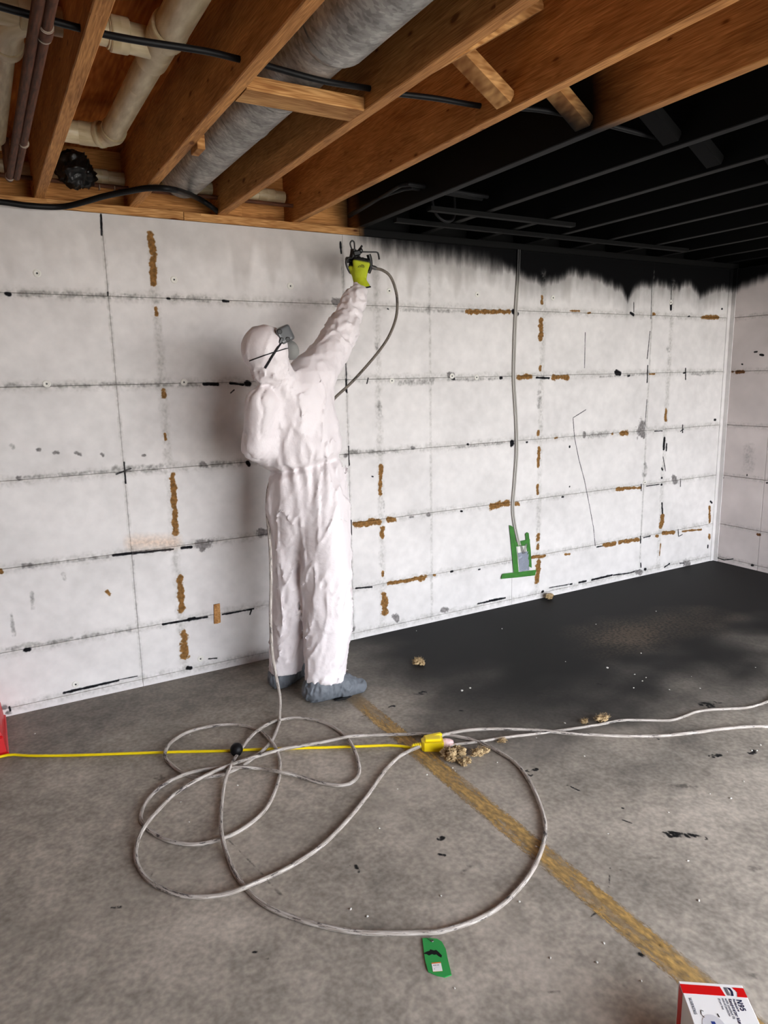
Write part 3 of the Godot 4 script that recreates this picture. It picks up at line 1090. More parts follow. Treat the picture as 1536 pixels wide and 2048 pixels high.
func build_walls() -> void:
	M.wall = plain(Color.WHITE, 0.72)
	M.wall.metallic_specular = 0.15
	M.wall.albedo_texture = wall_tex()
	M.wall_right = plain(Color.WHITE, 0.72)
	M.wall_right.metallic_specular = 0.15
	M.wall_right.albedo_texture = right_tex()
	var s := Shape.new()
	s.box(Vector3(1.0, 1.14, -0.14), Vector3(8.7, 2.32, 0.16), 0.002)
	var back := put("wall_back", s, M.backing, self)
	tag(back, "long white foam panel wall with scraped joints and brown glue scars", "wall", "", "structure")
	for i in SEAMS.size() - 1:
		for k in ROWS.size() - 1:
			var x0: float = SEAMS[i]
			var x1: float = SEAMS[i + 1]
			var proud := 0.0012 * soft.get_noise_2d(i * 7.3, k * 3.1)
			var gap := 0.0008
			var p := Shape.new()
			p.box(Vector3((x0 + x1) / 2.0, (ROWS[k] + ROWS[k + 1]) / 2.0, -0.03 + proud), Vector3(x1 - x0 - 0.0007, ROWS[k + 1] - ROWS[k] - gap * 2.0, 0.06), 0.0015)
			for j in p.v.size():
				p.uv[j] = Vector2((p.v[j].x - TEX_X0) / TEX_W, 1.0 - p.v[j].y / 2.32)
			put("panel", p, M.wall, back)
	# the stretch of wall left of the picture
	var far := Shape.new()
	far.box(Vector3(-1.98, 1.15, -0.03), Vector3(2.70, 2.31, 0.06), 0.002)
	put("panel", far, M.shade_wall, back)

	s = Shape.new()
	s.box(Vector3(CORNER + 0.14, 1.19, FRONT / 2.0 - 0.1), Vector3(0.16, 2.42, FRONT + 0.2), 0.002)
	var right := put("wall_right", s, M.backing, self)
	tag(right, "short white panel wall at the right, sprayed black along its top", "wall", "", "structure")
	for k in ROWS.size() - 1:
		for span in [[0.0, 0.385], [0.385, 1.345], [1.345, 3.4], [3.4, FRONT]]:
			var p := Shape.new()
			p.box(Vector3(CORNER + 0.03, (ROWS[k] + ROWS[k + 1]) / 2.0, (span[0] + span[1]) / 2.0), Vector3(0.06, ROWS[k + 1] - ROWS[k] - 0.0026, span[1] - span[0] - 0.0026), 0.0022)
			for j in p.v.size():
				p.uv[j] = Vector2((p.v[j].z + 0.05) / 1.4, 1.0 - p.v[j].y / 2.32)
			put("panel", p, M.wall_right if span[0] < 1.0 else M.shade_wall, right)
	# the angle strip in the corner
	s = Shape.new()
	s.box(Vector3(CORNER - 0.020, 1.15, 0.003), Vector3(0.040, 2.30, 0.006), 0.001)
	s.box(Vector3(CORNER - 0.003, 1.15, 0.020), Vector3(0.006, 2.30, 0.040), 0.001)
	for j in s.v.size():
		s.uv[j] = Vector2((s.v[j].x - 0.0 - s.v[j].z - TEX_X0) / TEX_W, 1.0 - s.v[j].y / 2.32)
	tag(put("trim_1", s, M.wall, self), "narrow white angle strip running up the corner of the two walls", "trim", "", "structure")
	# walls behind and to the left of the camera: the garage door opening lets the daylight in
	s = Shape.new()
	s.box(Vector3(-3.38, 1.30, FRONT / 2.0 - 0.1), Vector3(0.12, 2.62, FRONT + 0.2), 0.002)
	tag(put("wall_left", s, M.brick, self), "brick red wall left of the camera", "wall", "", "structure")
	s = Shape.new()
	s.box(Vector3(-1.35, 1.30, FRONT + 0.06), Vector3(4.1, 2.62, 0.12), 0.002)
	s.box(Vector3(0.9, 2.3 + 0.2, FRONT + 0.06), Vector3(8.7, 0.4, 0.12), 0.002)
	tag(put("wall_front", s, M.shade_wall, self), "wall with the open garage doorway behind the camera", "wall", "", "structure")
	var board := func(x0: float, x1: float, called: String, parent: Node3D) -> MeshInstance3D:
		var b := Shape.new()
		timber(b, x0, x1, WALL_TOP + 0.001, JOIST_LOW, -0.145, 0.002, x0 * 0.37, true, 0.03)
		return put(called, paint_ceiling(b), M.plate, parent)
	var sill: MeshInstance3D = board.call(-3.3, 0.950, "trim_2", self)
	tag(sill, "timber plate along the top of the long wall", "trim", "", "structure")
	board.call(0.953, 1.905, "plate_board", sill)
	board.call(1.907, 5.20, "plate_board", sill)

# ---------------------------------------------------------------- floor
func floor_tex() -> ImageTexture:
	var w := 2048
	var h := 1280
	var sx := w / TEX_W
	var sy := h / FLOOR_D
	var big := grain(121, 0.004, 1024)
	var mid := grain(122, 0.02, 1024)
	var tiny := grain(123, 0.11, 1024, 3)
	var d := PackedByteArray()
	d.resize(w * h * 3)
	var warp := noise_of(125, 1.0, 3)
	var o := 0
	for y in h:
		var wz := (y + 0.5) / sy
		for x in w:
			var wx := TEX_X0 + (x + 0.5) / sx
			var q := ((y & 1023) << 10) + (x & 1023)
			var q2 := ((y * 2 & 1023) << 10) + (x * 2 & 1023)
			var t := 1.0 + (big[q] - 128) * 0.0011 + (mid[q] - 128) * 0.0006 + (mid[q2] - 128) * 0.0006 + (tiny[q] - 128) * 0.0010
			var r := 170.0 * t
			var g := 161.0 * t
			var b := 149.0 * t
			# a film of black paint dust under the sprayed ceiling
			var n := warp.get_noise_2d(wx * 1.1, wz * 1.5)
			var film := smoothstep(1.1, 2.3, wx + n * 0.5) * (1.0 - smoothstep(0.8, 2.0, wz - 0.04 * wx + n * 0.5))
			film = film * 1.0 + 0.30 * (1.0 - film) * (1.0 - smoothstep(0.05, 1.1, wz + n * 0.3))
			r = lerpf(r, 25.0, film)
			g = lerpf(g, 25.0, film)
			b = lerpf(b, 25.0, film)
			# a patch of sand-coloured dust
			var dust := clampf(1.0 - Vector2((wx - 3.35) / 0.75, (wz - 0.80) / 0.30).length() + n * 0.6, 0.0, 1.0) * 0.75
			dust *= 0.55 + (tiny[q] - 100) * 0.006
			dust = clampf(dust, 0.0, 0.5)
			r = lerpf(r, 150.0, dust)
			g = lerpf(g, 128.0, dust)
			b = lerpf(b, 104.0, dust)
			d[o] = clampi(int(r), 0, 255)
			d[o + 1] = clampi(int(g), 0, 255)
			d[o + 2] = clampi(int(b), 0, 255)
			o += 3
	var tones := {"K": [Color(0.055, 0.055, 0.06), 1.0, 0.4, 0.8, 3.5], "D": [Color(0.22, 0.21, 0.20), 0.5, 0.9, 0.9, 2.0]}
	for mark in floor_marks():
		stroke(d, w, h, TEX_X0, sx, 0.0, -sy, mark, tones)
	return picture(w, h, d)

func build_floor() -> void:
	M.floor = bumpy(plain(Color.WHITE, 0.66), 130, 0.03, 0.05, 1.2)
	M.floor.uv1_triplanar = false
	M.floor.heightmap_enabled = false
	M.floor.albedo_texture = floor_tex()
	M.floor.uv1_scale = Vector3.ONE
	M.floor.texture_repeat = false
	M.floor.metallic_specular = 0.3
	var s := Shape.new()
	s.box(Vector3(0.9, -0.075, FRONT / 2.0), Vector3(8.8, 0.146, FRONT + 0.5), 0.002)
	var ground := put("floor", s, M.concrete, self)
	tag(ground, "stained grey concrete garage floor", "floor", "", "structure")
	var top := Shape.new()
	top.box(Vector3(TEX_X0 + TEX_W / 2.0, -0.0015, FLOOR_D / 2.0), Vector3(TEX_W, 0.003, FLOOR_D), 0.0005)
	for j in top.v.size():
		top.uv[j] = Vector2((top.v[j].x - TEX_X0) / TEX_W, top.v[j].z / FLOOR_D)
	put("concrete_surface", top, M.floor, ground)
	# the painted line
	var w := 64
	var h := 1024
	var rng := noise_of(140, 1.0, 4)
	var im := Image.create(w, h, false, Image.FORMAT_RGBA8)
	for y in h:
		for x in w:
			var e := minf(x, w - 1 - x) / 7.0 + rng.get_noise_2d(x * 0.25, y * 0.12) * 1.6
			var a := clampf(e, 0.0, 1.0) * clampf(0.66 + 0.22 * rng.get_noise_2d(x * 0.10 + 50.0, y * 0.10) + 0.6 * rng.get_noise_2d(x * 0.03, y * 0.008 + 70.0), 0.12, 0.92)
			a *= smoothstep(0.0, 0.16, y / float(h)) * 0.75 + 0.25
			var c := Color(0.82, 0.66, 0.38).lerp(Color(0.56, 0.45, 0.27), clampf(0.4 + rng.get_noise_2d(x * 0.08, y * 0.06 + 400.0), 0.0, 1.0))
			im.set_pixel(x, y, Color(c.r, c.g, c.b, a))
	M.line = plain(Color.WHITE, 0.66)
	M.line.albedo_texture = ImageTexture.create_from_image(im)
	M.line.transparency = BaseMaterial3D.TRANSPARENCY_ALPHA
	s = Shape.new()
	s.box(Vector3(1.442, 0.0004, 1.93), Vector3(0.094, 0.0008, 2.6), 0.0002)
	for j in s.v.size():
		s.uv[j] = Vector2((s.v[j].x - 1.395) / 0.094, (s.v[j].z - 0.63) / 2.6)
	tag(put("painted_line", s, M.line, self), "worn yellow parking line painted across the concrete floor", "line marking")

# ---------------------------------------------------------------- ceiling
const JOISTS := [-1.70, -1.29, -0.88, -0.49, -0.09, 0.325, 0.722, 1.137, 1.532, 1.907, 2.312, 2.72, 3.085, 3.475, 3.90, 4.31, 4.72, 5.07]

func build_ceiling() -> void:
	var s := Shape.new()
	var step := 0.08
	var nx := 82
	var nz := 60
	for j in nz + 1:
		for i in nx + 1:
			var p := Vector3(-3.4 + i * 0.106, JOIST_TOP, -0.2 + j * (FRONT + 0.3) / 60.0)
			s.point(p, Vector3.DOWN, Vector2(p.z * 0.4, p.x * 0.9))
	for j in nz:
		for i in nx:
			var a := j * (nx + 1) + i
			s.quad(a, a + 1, a + nx + 2, a + nx + 1)
	paint_ceiling(s)
	s.box(Vector3(0.9, JOIST_TOP + 0.02, FRONT / 2.0 - 0.03), Vector3(8.9, 0.036, FRONT + 0.34), 0.001)
	var deck := put("ceiling", s, M.ply, self)
	tag(deck, "open timber ceiling, part raw wood and part sprayed black", "ceiling", "", "structure")
	for k in JOISTS.size():
		var b := Shape.new()
		var x: float = JOISTS[k]
		timber(b, x - 0.021, x + 0.021, JOIST_LOW, JOIST_TOP, -0.10, FRONT - 0.005, fmod(k * 0.377, 1.0))
		paint_ceiling(b, Color.WHITE.darkened(0.10 * (soft.get_noise_1d(k * 5.0) + 0.5)))
		put("joist", b, M.joist, deck)
	var rim := Shape.new()
	timber(rim, -3.35, 1.888, JOIST_LOW + 0.001, JOIST_TOP, -0.14, -0.104, 0.2, true, 0.03)
	put("rim_board", paint_ceiling(rim), M.joist, deck)
	rim = Shape.new()
	timber(rim, 1.890, 5.2, JOIST_LOW + 0.001, JOIST_TOP, -0.14, -0.104, 0.6, true, 0.03)
	put("rim_board", paint_ceiling(rim), M.joist, deck)
	var end := Shape.new()
	timber(end, CORNER + 0.06, CORNER + 0.10, WALL_TOP, JOIST_TOP, -0.14, FRONT, 0.4)
	put("rim_board", paint_ceiling(end), M.joist, deck)
	# blocking under the duct: a pale two-by-four between two joists
	var flat_block := Shape.new()
	timber(flat_block, 0.744, 1.115, JOIST_LOW - 0.001, JOIST_LOW + 0.036, 1.44, 1.545, 0.3, true, 0.05)
	put("blocking", flat_block, M.plate, deck)
	var stub := Shape.new()
	stub.box(Vector3(0.757, 2.352, 0.985), Vector3(0.028, 0.05, 0.085), 0.002)
	put("blocking", stub, M.plate, deck)
	# crossed struts between joists
	for q in [[1.158, 1.511, 1.735, 1, 0], [1.158, 1.511, 1.86, -1, 0], [1.553, 1.886, 1.69, 1, 0], [1.553, 1.886, 1.765, -1, 0], [1.928, 2.291, 1.72, 1, 0], [1.928, 2.291, 1.80, -1, 0], [2.333, 2.699, 1.60, 1, 0], [2.333, 2.699, 1.68, -1, 0], [2.741, 3.064, 1.66, 1, 0], [3.106, 3.454, 1.66, 1, 0]]:
		var lo := Vector3(q[1] - 0.004, 2.372, q[2])
		var hi := Vector3(q[0] + 0.004, 2.580, q[2])
		if q[3] < 0:
			lo = Vector3(q[0] + 0.004, 2.372, q[2])
			hi = Vector3(q[1] - 0.004, 2.580, q[2])
		var ex := (hi - lo).normalized()
		var ez := Vector3.BACK
		var turn := Basis(ex, ez.cross(ex), ez)
		var b := Shape.new()
		var parts := 10
		for i in parts:
			var t0 := float(i) / parts
			b.box(lo.lerp(hi, t0 + 0.5 / parts), Vector3(lo.distance_to(hi) / parts + 0.0002, 0.036, 0.066), 0.0001, turn)
		paint_ceiling(b)
		put("strut", b, M.plate, deck)
	# a flat batten nailed under the black joists near the wall
	var batten := Shape.new()
	timber(batten, 1.97, 2.90, JOIST_LOW - 0.022, JOIST_LOW - 0.002, 0.575, 0.615, 0.1, true, 0.05)
	put("batten", paint_ceiling(batten), M.plate, deck)
	batten = Shape.new()
	timber(batten, 1.95, 4.2, JOIST_LOW - 0.022, JOIST_LOW - 0.002, 0.29, 0.325, 0.1, true, 0.05)
	put("batten", paint_ceiling(batten), M.plate, deck)

# ---------------------------------------------------------------- pipes and duct
func collar(s: Shape, at: Vector3, axis: Vector3, r: float, length: float, lip := 0.006) -> void:
	var h := length / 2.0
	s.lathe(at, axis, [Vector2(r * 0.9, -h), Vector2(r + lip * 0.6, -h), Vector2(r + lip, -h + 0.004), Vector2(r + lip, h - 0.004), Vector2(r + lip * 0.6, h), Vector2(r * 0.9, h)], 24)

func build_pipes() -> void:
	var o := base("ventilation_duct", "large round galvanized metal duct running between the bare joists", "duct", Vector3.ZERO)
	var cx := 0.945
	var cy := 2.492
	var s := Shape.new()
	s.tube(PackedVector3Array([Vector3(cx + 0.006, cy, 1.70), Vector3(cx + 0.006, cy, 2.6), Vector3(cx + 0.006, cy, 4.0), Vector3(cx + 0.006, cy, FRONT - 0.01)]), 0.1115, 40, 2.4)
	put("duct_section", s, M.zinc, o)
	s = Shape.new()
	s.tube(PackedVector3Array([Vector3(cx - 0.004, cy + 0.004, 1.715), Vector3(cx - 0.004, cy + 0.004, 1.0), Vector3(cx - 0.004, cy + 0.004, 0.06)]), 0.104, 40, 2.4)
	put("duct_section", s, M.zinc, o)
	s = Shape.new()
	for z in [1.28, 0.98]:
		s = Shape.new()
		s.lathe(Vector3(cx - 0.004, cy + 0.004, z), Vector3.BACK, [Vector2(0.1035, -0.004), Vector2(0.1065, 0.0), Vector2(0.1035, 0.004)], 40)
		put("seam", s, M.zinc, o)
	s = Shape.new()
	s.lathe(Vector3(cx + 0.001, cy + 0.002, 1.70), Vector3.BACK, [Vector2(0.104, -0.03), Vector2(0.112, -0.012), Vector2(0.114, 0.0), Vector2(0.112, 0.02)], 40)
	put("joint_band", s, M.zinc, o)

	o = base("drain_pipe", "thick cream plastic drain pipe with tee and elbow beside the duct", "pipe")
	var px := 0.560
	var py := 2.495
	var r := 0.041
	s = Shape.new()
	s.tube(PackedVector3Array([Vector3(px, py, 0.55), Vector3(px, py, 1.27)]), r, 24, 2.0)
	s.tube(PackedVector3Array([Vector3(px + 0.012, py + 0.006, 1.40), Vector3(px + 0.012, py + 0.006, 3.0), Vector3(px + 0.012, py + 0.006, FRONT - 0.01)]), r * 1.14, 24, 2.0)
	put("pipe", s, M.pvc, o)
	s = Shape.new()
	collar(s, Vector3(px, py, 1.335), Vector3.BACK, r, 0.19)
	collar(s, Vector3(px + 0.006, py + 0.003, 1.43), Vector3.BACK, r * 1.12, 0.06)
	s.tube(PackedVector3Array([Vector3(px, py, 1.34), Vector3(px - 0.14, py + 0.004, 1.345)]), r * 0.98, 24, 2.0)
	collar(s, Vector3(px - 0.11, py + 0.004, 1.345), Vector3.RIGHT, r * 0.98, 0.05)
	put("tee", s, M.pvc, o)
	s = Shape.new()
	s.tube(PackedVector3Array([Vector3(px - 0.12, py + 0.004, 1.345), Vector3(-0.2, py + 0.012, 1.345)]), r * 0.86, 24, 2.0)
	put("branch", s, M.pvc, o)
	s = Shape.new()
	collar(s, Vector3(0.24, py + 0.006, 1.345), Vector3.RIGHT, r * 0.86, 0.08)
	s.tube(curve([Vector3(0.27, py + 0.006, 1.345), Vector3(0.225, py + 0.004, 1.342), Vector3(0.197, py, 1.32), Vector3(0.180, py - 0.002, 1.27), Vector3(0.178, py - 0.004, 1.17)], 0.012), r * 0.98, 24, 2.0)
	collar(s, Vector3(0.178, py - 0.004, 1.17), Vector3.BACK, r * 0.92, 0.045)
	put("elbow", s, M.pvc, o)
	s = Shape.new()
	s.tube(PackedVector3Array([Vector3(0.178, py - 0.004, 1.18), Vector3(0.178, py - 0.004, 0.20)]), r * 0.6, 20, 2.0)
	put("branch", s, M.pvc, o)
	s = Shape.new()
	collar(s, Vector3(px, py, 0.545), Vector3.BACK, r, 0.05)
	s.tube(curve([Vector3(px, py, 0.545), Vector3(px - 0.003, py, 0.51), Vector3(px - 0.020, py + 0.003, 0.475), Vector3(px - 0.055, py + 0.006, 0.45), Vector3(px - 0.11, py + 0.008, 0.44)], 0.012), r * 1.05, 24, 2.0)
	put("elbow", s, M.pvc, o)
	s = Shape.new()
	collar(s, Vector3(px - 0.034, py + 0.005, 0.464), Vector3(0.72, 0, 0.69), r * 1.04, 0.02)
	put("collar", s, M.pvc, o)
	s = Shape.new()
	s.tube(PackedVector3Array([Vector3(px - 0.10, py + 0.008, 0.44), Vector3(px - 0.21, py + 0.010, 0.44)]), r, 24, 2.0)
	put("branch", s, M.pvc, o)

	o = base("water_pipe", "cream plastic pipe running through the joists just above the wall", "pipe")
	s = Shape.new()
	s.tube(PackedVector3Array([Vector3(-0.4, 2.480, -0.066), Vector3(1.50, 2.478, -0.066)]), 0.029, 20, 2.0)
	put("pipe", s, M.pvc, o)
	s = Shape.new()
	collar(s, Vector3(0.60, 2.479, -0.066), Vector3.RIGHT, 0.029, 0.06, 0.004)
	put("coupling", s, M.pvc, o)
	s = Shape.new()
	collar(s, Vector3(1.40, 2.479, -0.066), Vector3.RIGHT, 0.029, 0.09, 0.004)
	put("coupling", s, M.pvc, o)

	for q in [[0.199, 2.345, 0.0135, "reddish copper pipe hanging lowest, in front of the darker one", 0.30], [0.222, 2.342, 0.0125, "brown copper pipe with soldered couplings beside the first joist", 0.33]]:
		o = base("copper_pipe", q[3], "pipe")
		s = Shape.new()
		s.tube(PackedVector3Array([Vector3(q[0], q[1], q[4]), Vector3(q[0] + 0.004, q[1], 2.0), Vector3(q[0] + 0.008, q[1], 5.0)]), q[2], 16, 2.0)
		put("pipe", s, M.copper, o)
		s = Shape.new()
		if q[0] > 0.21:
			collar(s, Vector3(q[0], q[1], 0.78), Vector3.BACK, q[2], 0.012, 0.003)
			put("coupling", s, M.copper, o)
			s = Shape.new()
			collar(s, Vector3(q[0] + 0.004, q[1], 1.66), Vector3.BACK, q[2], 0.05, 0.004)
			put("coupling", s, M.copper, o)
			for z in [0.787, 1.632, 1.688]:
				s = Shape.new()
				collar(s, Vector3(q[0] + 0.003, q[1], z), Vector3.BACK, q[2], 0.004, 0.004)
				put("solder_ring", s, M.solder, o)
		else:
			s.tube(curve([Vector3(q[0], q[1], q[4] + 0.01), Vector3(q[0], q[1] + 0.004, q[4] - 0.02), Vector3(q[0], q[1] + 0.03, q[4] - 0.035), Vector3(q[0], 2.50, q[4] - 0.035)], 0.008), q[2] * 1.1, 16, 2.0)
			put("elbow", s, M.copper, o)
			s = Shape.new()
			collar(s, Vector3(q[0], q[1], q[4] + 0.02), Vector3.BACK, q[2], 0.006, 0.004)
			put("solder_ring", s, M.solder, o)
	o = base("copper_pipe", "thin copper pipe passing through the joists parallel to the wall", "pipe")
	s = Shape.new()
	s.tube(PackedVector3Array([Vector3(-0.4, 2.420, 0.02), Vector3(0.6, 2.420, 0.02), Vector3(1.52, 2.420, 0.02)]), 0.0095, 12, 2.0)
	put("pipe", s, M.copper, o)
	for x in [0.215, 0.53, 0.575, 0.64]:
		s = Shape.new()
		s.box(Vector3(x, 2.411, 0.02), Vector3(0.004, 0.022, 0.024), 0.001)
		put("pipe_hanger", s, M.solder, o)

	# sprayed pipes and a cable loop among the black joists
	o = base("conduit", "pair of black painted conduits bending between the black joists", "pipe")
	for q in [[0.0, 0.0], [0.045, -0.008]]:
		s = Shape.new()
		s.tube(curve([Vector3(1.846 - q[0] * 0.2 + q[1], 2.402, 0.0 + q[0]), Vector3(1.80, 2.402, 0.42), Vector3(1.776 + q[0], 2.402, 0.66 - q[0]), Vector3(1.80 + q[0], 2.402, 0.688 - q[0]), Vector3(1.84, 2.402, 0.69 - q[0]), Vector3(2.27, 2.402, 0.66 - q[0])], 0.02), 0.0095, 10)
		put("pipe", s, M.black_paint, o)
	o = base("cable_loop", "small hanging loop of black painted cable among the sprayed joists", "cable")
	s = Shape.new()
	s.tube(curve([Vector3(2.10, 2.46, 0.42), Vector3(2.11, 2.37, 0.43), Vector3(2.15, 2.328, 0.44), Vector3(2.20, 2.325, 0.44), Vector3(2.235, 2.36, 0.43), Vector3(2.24, 2.46, 0.42)], 0.015), 0.0075, 10)
	put("cable", s, M.black_paint, o)

	# crumpled black plastic stuffed beside the pipe
	var dent := noise_of(90, 1.0, 3)
	dent.fractal_type = FastNoiseLite.FRACTAL_RIDGED
	s = Shape.new()
	s.ball(Vector3(0.468, 2.460, 0.08), Vector3(0.060, 0.058, 0.075), 0.5, dent, 16.0, 26, 34)
	s.ball(Vector3(0.505, 2.447, 0.05), Vector3(0.045, 0.04, 0.05), 0.5, dent, 16.0, 18, 24)
	s.smooth()
	tag(put("plastic_bag", s, M.bag, self), "crumpled black plastic stuffed between joists under the drain pipe elbow", "plastic bag")

func build_cables() -> void:
	var s := Shape.new()
	s.tube(curve([Vector3(-0.3, 2.385, 1.70), Vector3(0.0, 2.375, 1.68), Vector3(0.30, 2.372, 1.64), Vector3(0.42, 2.368, 1.645), Vector3(0.60, 2.378, 1.64), Vector3(0.70, 2.384, 1.62), Vector3(0.745, 2.384, 1.62), Vector3(0.80, 2.376, 1.63), Vector3(0.88, 2.366, 1.64), Vector3(0.945, 2.364, 1.64), Vector3(1.02, 2.374, 1.62), Vector3(1.118, 2.394, 1.58), Vector3(1.16, 2.392, 1.58), Vector3(1.34, 2.396, 1.60), Vector3(1.53, 2.402, 1.60), Vector3(1.8, 2.42, 1.62), Vector3(2.3, 2.40, 1.64)], 0.02), 0.0085, 10)
	var o := put("electric_cable", s, M.black_rubber, self)
	tag(o, "black cable threaded through the bare joists under the duct", "cable")
	s = Shape.new()
	s.tube(curve([Vector3(-0.4, 2.32, 0.045), Vector3(-0.1, 2.308, 0.045), Vector3(0.168, 2.306, 0.045), Vector3(0.282, 2.301, 0.045), Vector3(0.422, 2.312, 0.045), Vector3(0.5635, 2.3315, 0.2171), Vector3(0.6355, 2.3315, 0.3325), Vector3(0.7078, 2.3315, 0.4275), Vector3(0.8070, 2.3315, 0.4387), Vector3(1.0075, 2.4004, 0.0600), Vector3(1.0866, 2.3713, 0.0300), Vector3(1.1424, 2.3516, -0.0200)], 0.02), 0.0125, 12)
	o = put("electric_cable", s, M.black_rubber, self)
	tag(o, "thick black cable sagging along the top of the wall at left", "cable")

# ---------------------------------------------------------------- fittings on the wall
func ribbon(s: Shape, outline: Array, lift: float, thick: float) -> void:
	var line := PackedVector3Array()
	for p in outline:
		line.append(Vector3(p[0], p[1], lift))
	s.prism(line, Vector3(0, 0, thick))

func build_wall_fittings() -> void:
	var wall := get_node("wall_back")
	# plastic washers with a screw, pressed into the foam
	for p in [[0.284, 2.029], [0.884, 2.030], [0.275, 1.547], [0.896, 1.541], [1.487, 2.026], [2.087, 2.025], [2.706, 2.028], [3.317, 2.030], [2.703, 1.533], [2.094, 1.524], [4.452, 2.038], [0.259, 0.088], [0.878, 0.084], [4.273, 0.731], [2.518, 1.544]]:
		var s := Shape.new()
		s.lathe(Vector3(p[0], p[1], 0.0005), Vector3.BACK, [Vector2(0.017, 0.0), Vector2(0.0165, 0.002), Vector2(0.012, 0.003), Vector2(0.008, 0.0015), Vector2(0.0, 0.0013)], 16)
		var o := put("washer", s, M.white_plastic, wall)
		s = Shape.new()
		s.lathe(Vector3(p[0], p[1], 0.0018), Vector3.BACK, [Vector2(0.0045, 0.0), Vector2(0.004, 0.0018), Vector2(0.0, 0.002)], 10)
		put("screw", s, M.screw, o)
	var chip := Shape.new()
	ribbon(chip, [[0.968, 0.372], [1.000, 0.372], [0.998, 0.268], [0.980, 0.264], [0.963, 0.266]], 0.0005, 0.008)
	put("wood_block", chip, M.plate, wall)

	var o := base("outlet_cable", "pale cable running down the wall into the taped outlet", "cable")
	for q in [[-0.006, 0.0062], [0.008, 0.0055]]:
		var s := Shape.new()
		var line := []
		for p in [[3.019, 2.307], [3.014, 2.127], [3.002, 1.945], [2.994, 1.699], [2.994, 1.511], [3.015, 1.287], [3.027, 1.059], [3.014, 0.861], [3.001, 0.695], [3.011, 0.592], [3.043, 0.468], [3.062, 0.413]]:
			line.append(Vector3(p[0] + q[0], p[1], 0.008))
		s.tube(curve(line, 0.03), q[1], 8, 1.0)
		for j in s.v.size():
			var k := smoothstep(2.02, 2.22, s.v[j].y)
			s.c[j] = Color(0.40, 0.38, 0.345).lerp(Color(0.012, 0.012, 0.013), k)
		put("wire", s, M.cable_skin if M.has("cable_skin") else cable_skin(), o)
	o = base("masked_outlet", "electrical outlet masked with grey plastic and strips of green tape", "outlet")
	var s := Shape.new()
	s.box(Vector3(3.097, 0.318, 0.003), Vector3(0.088, 0.20, 0.006), 0.002)
	put("outlet_plate", s, M.white_plastic, o)
	s = Shape.new()
	# wrinkled sheet over the plate
	var nx := 10
	var ny := 14
	for j in ny + 1:
		for i in nx + 1:
			var x := 3.052 + 0.09 * i / nx + 0.012 * (1.0 - float(j) / ny)
			var y := 0.226 + 0.135 * j / ny
			s.point(Vector3(x, y, 0.0085 + 0.005 * soft.get_noise_2d(x * 60.0, y * 40.0) + 0.004 * sin(PI * i / nx)), Vector3.BACK)
	for j in ny:
		for i in nx:
			var a := j * (nx + 1) + i
			s.quad(a, a + 1, a + nx + 2, a + nx + 1)
	s.smooth()
	put("plastic_sheet", s, M.sheet, o)
	s = Shape.new()
	for q in [[3.068, 3.088], [3.078, 3.10], [3.115, 3.094], [3.125, 3.105]]:
		s = Shape.new()
		s.tube(PackedVector3Array([Vector3(q[0], 0.415, 0.011), Vector3((q[0] + q[1]) / 2.0, 0.385, 0.015), Vector3(q[1], 0.35, 0.012)]), 0.002, 6)
		put("bare_wire", s, M.steel, o)
	for q in [[0.0068, [[2.973, 0.562], [2.990, 0.557], [3.008, 0.544], [3.031, 0.452], [3.061, 0.224], [3.018, 0.231]]], [0.0072, [[3.113, 0.486], [3.130, 0.494], [3.143, 0.486], [3.164, 0.364], [3.176, 0.238], [3.145, 0.254]]], [0.0082, [[3.018, 0.440], [3.153, 0.443], [3.154, 0.401], [3.023, 0.408]]], [0.0094, [[2.919, 0.236], [3.066, 0.227], [3.217, 0.218], [3.205, 0.180], [3.062, 0.189], [2.907, 0.203]]]]:
		s = Shape.new()
		ribbon(s, q[1], q[0], 0.0012)
		put("tape_strip", s, M.tape, o)

func cable_skin() -> StandardMaterial3D:
	M.cable_skin = plain(Color.WHITE, 0.5)
	M.cable_skin.vertex_color_use_as_albedo = true
	return M.cable_skin

# ---------------------------------------------------------------- the worker
const TORSO := [
	[1.6419, 1.3590, 0.4700, 0.0493, 0.0600],
	[1.6143, 1.3610, 0.4700, 0.0800, 0.0850],
	[1.5752, 1.3359, 0.4800, 0.1168, 0.1050],
	[1.5181, 1.3107, 0.4800, 0.1477, 0.1250],
	[1.4492, 1.2972, 0.4800, 0.1675, 0.1350],
	[1.3557, 1.2969, 0.4750, 0.1790, 0.1400],
	[1.2604, 1.3117, 0.4750, 0.1796, 0.1400],
	[1.1752, 1.3332, 0.4750, 0.1720, 0.1350],
	[1.1020, 1.3417, 0.4750, 0.1719, 0.1300],
	[1.0044, 1.3407, 0.4750, 0.1825, 0.1450],
	[0.8929, 1.3439, 0.4750, 0.1837, 0.1480],
	[0.7935, 1.3454, 0.4800, 0.1615, 0.1250],
	[0.7049, 1.3449, 0.4800, 0.1180, 0.0800]]
const LEG_NEAR := [
	[1.1512, 1.4079, 0.5400, 0.0290, 0.0500],
	[1.0570, 1.3952, 0.5500, 0.0773, 0.0900],
	[0.9496, 1.3914, 0.5600, 0.1102, 0.1100],
	[0.7822, 1.3770, 0.5750, 0.1190, 0.1150],
	[0.6110, 1.3711, 0.5850, 0.1221, 0.1100],
	[0.3612, 1.3632, 0.5950, 0.1147, 0.1050],
	[0.2115, 1.3438, 0.6000, 0.1000, 0.1000],
	[0.1224, 1.3332, 0.6000, 0.0916, 0.0950],
	[0.0060, 1.3231, 0.6000, 0.0869, 0.0900]]
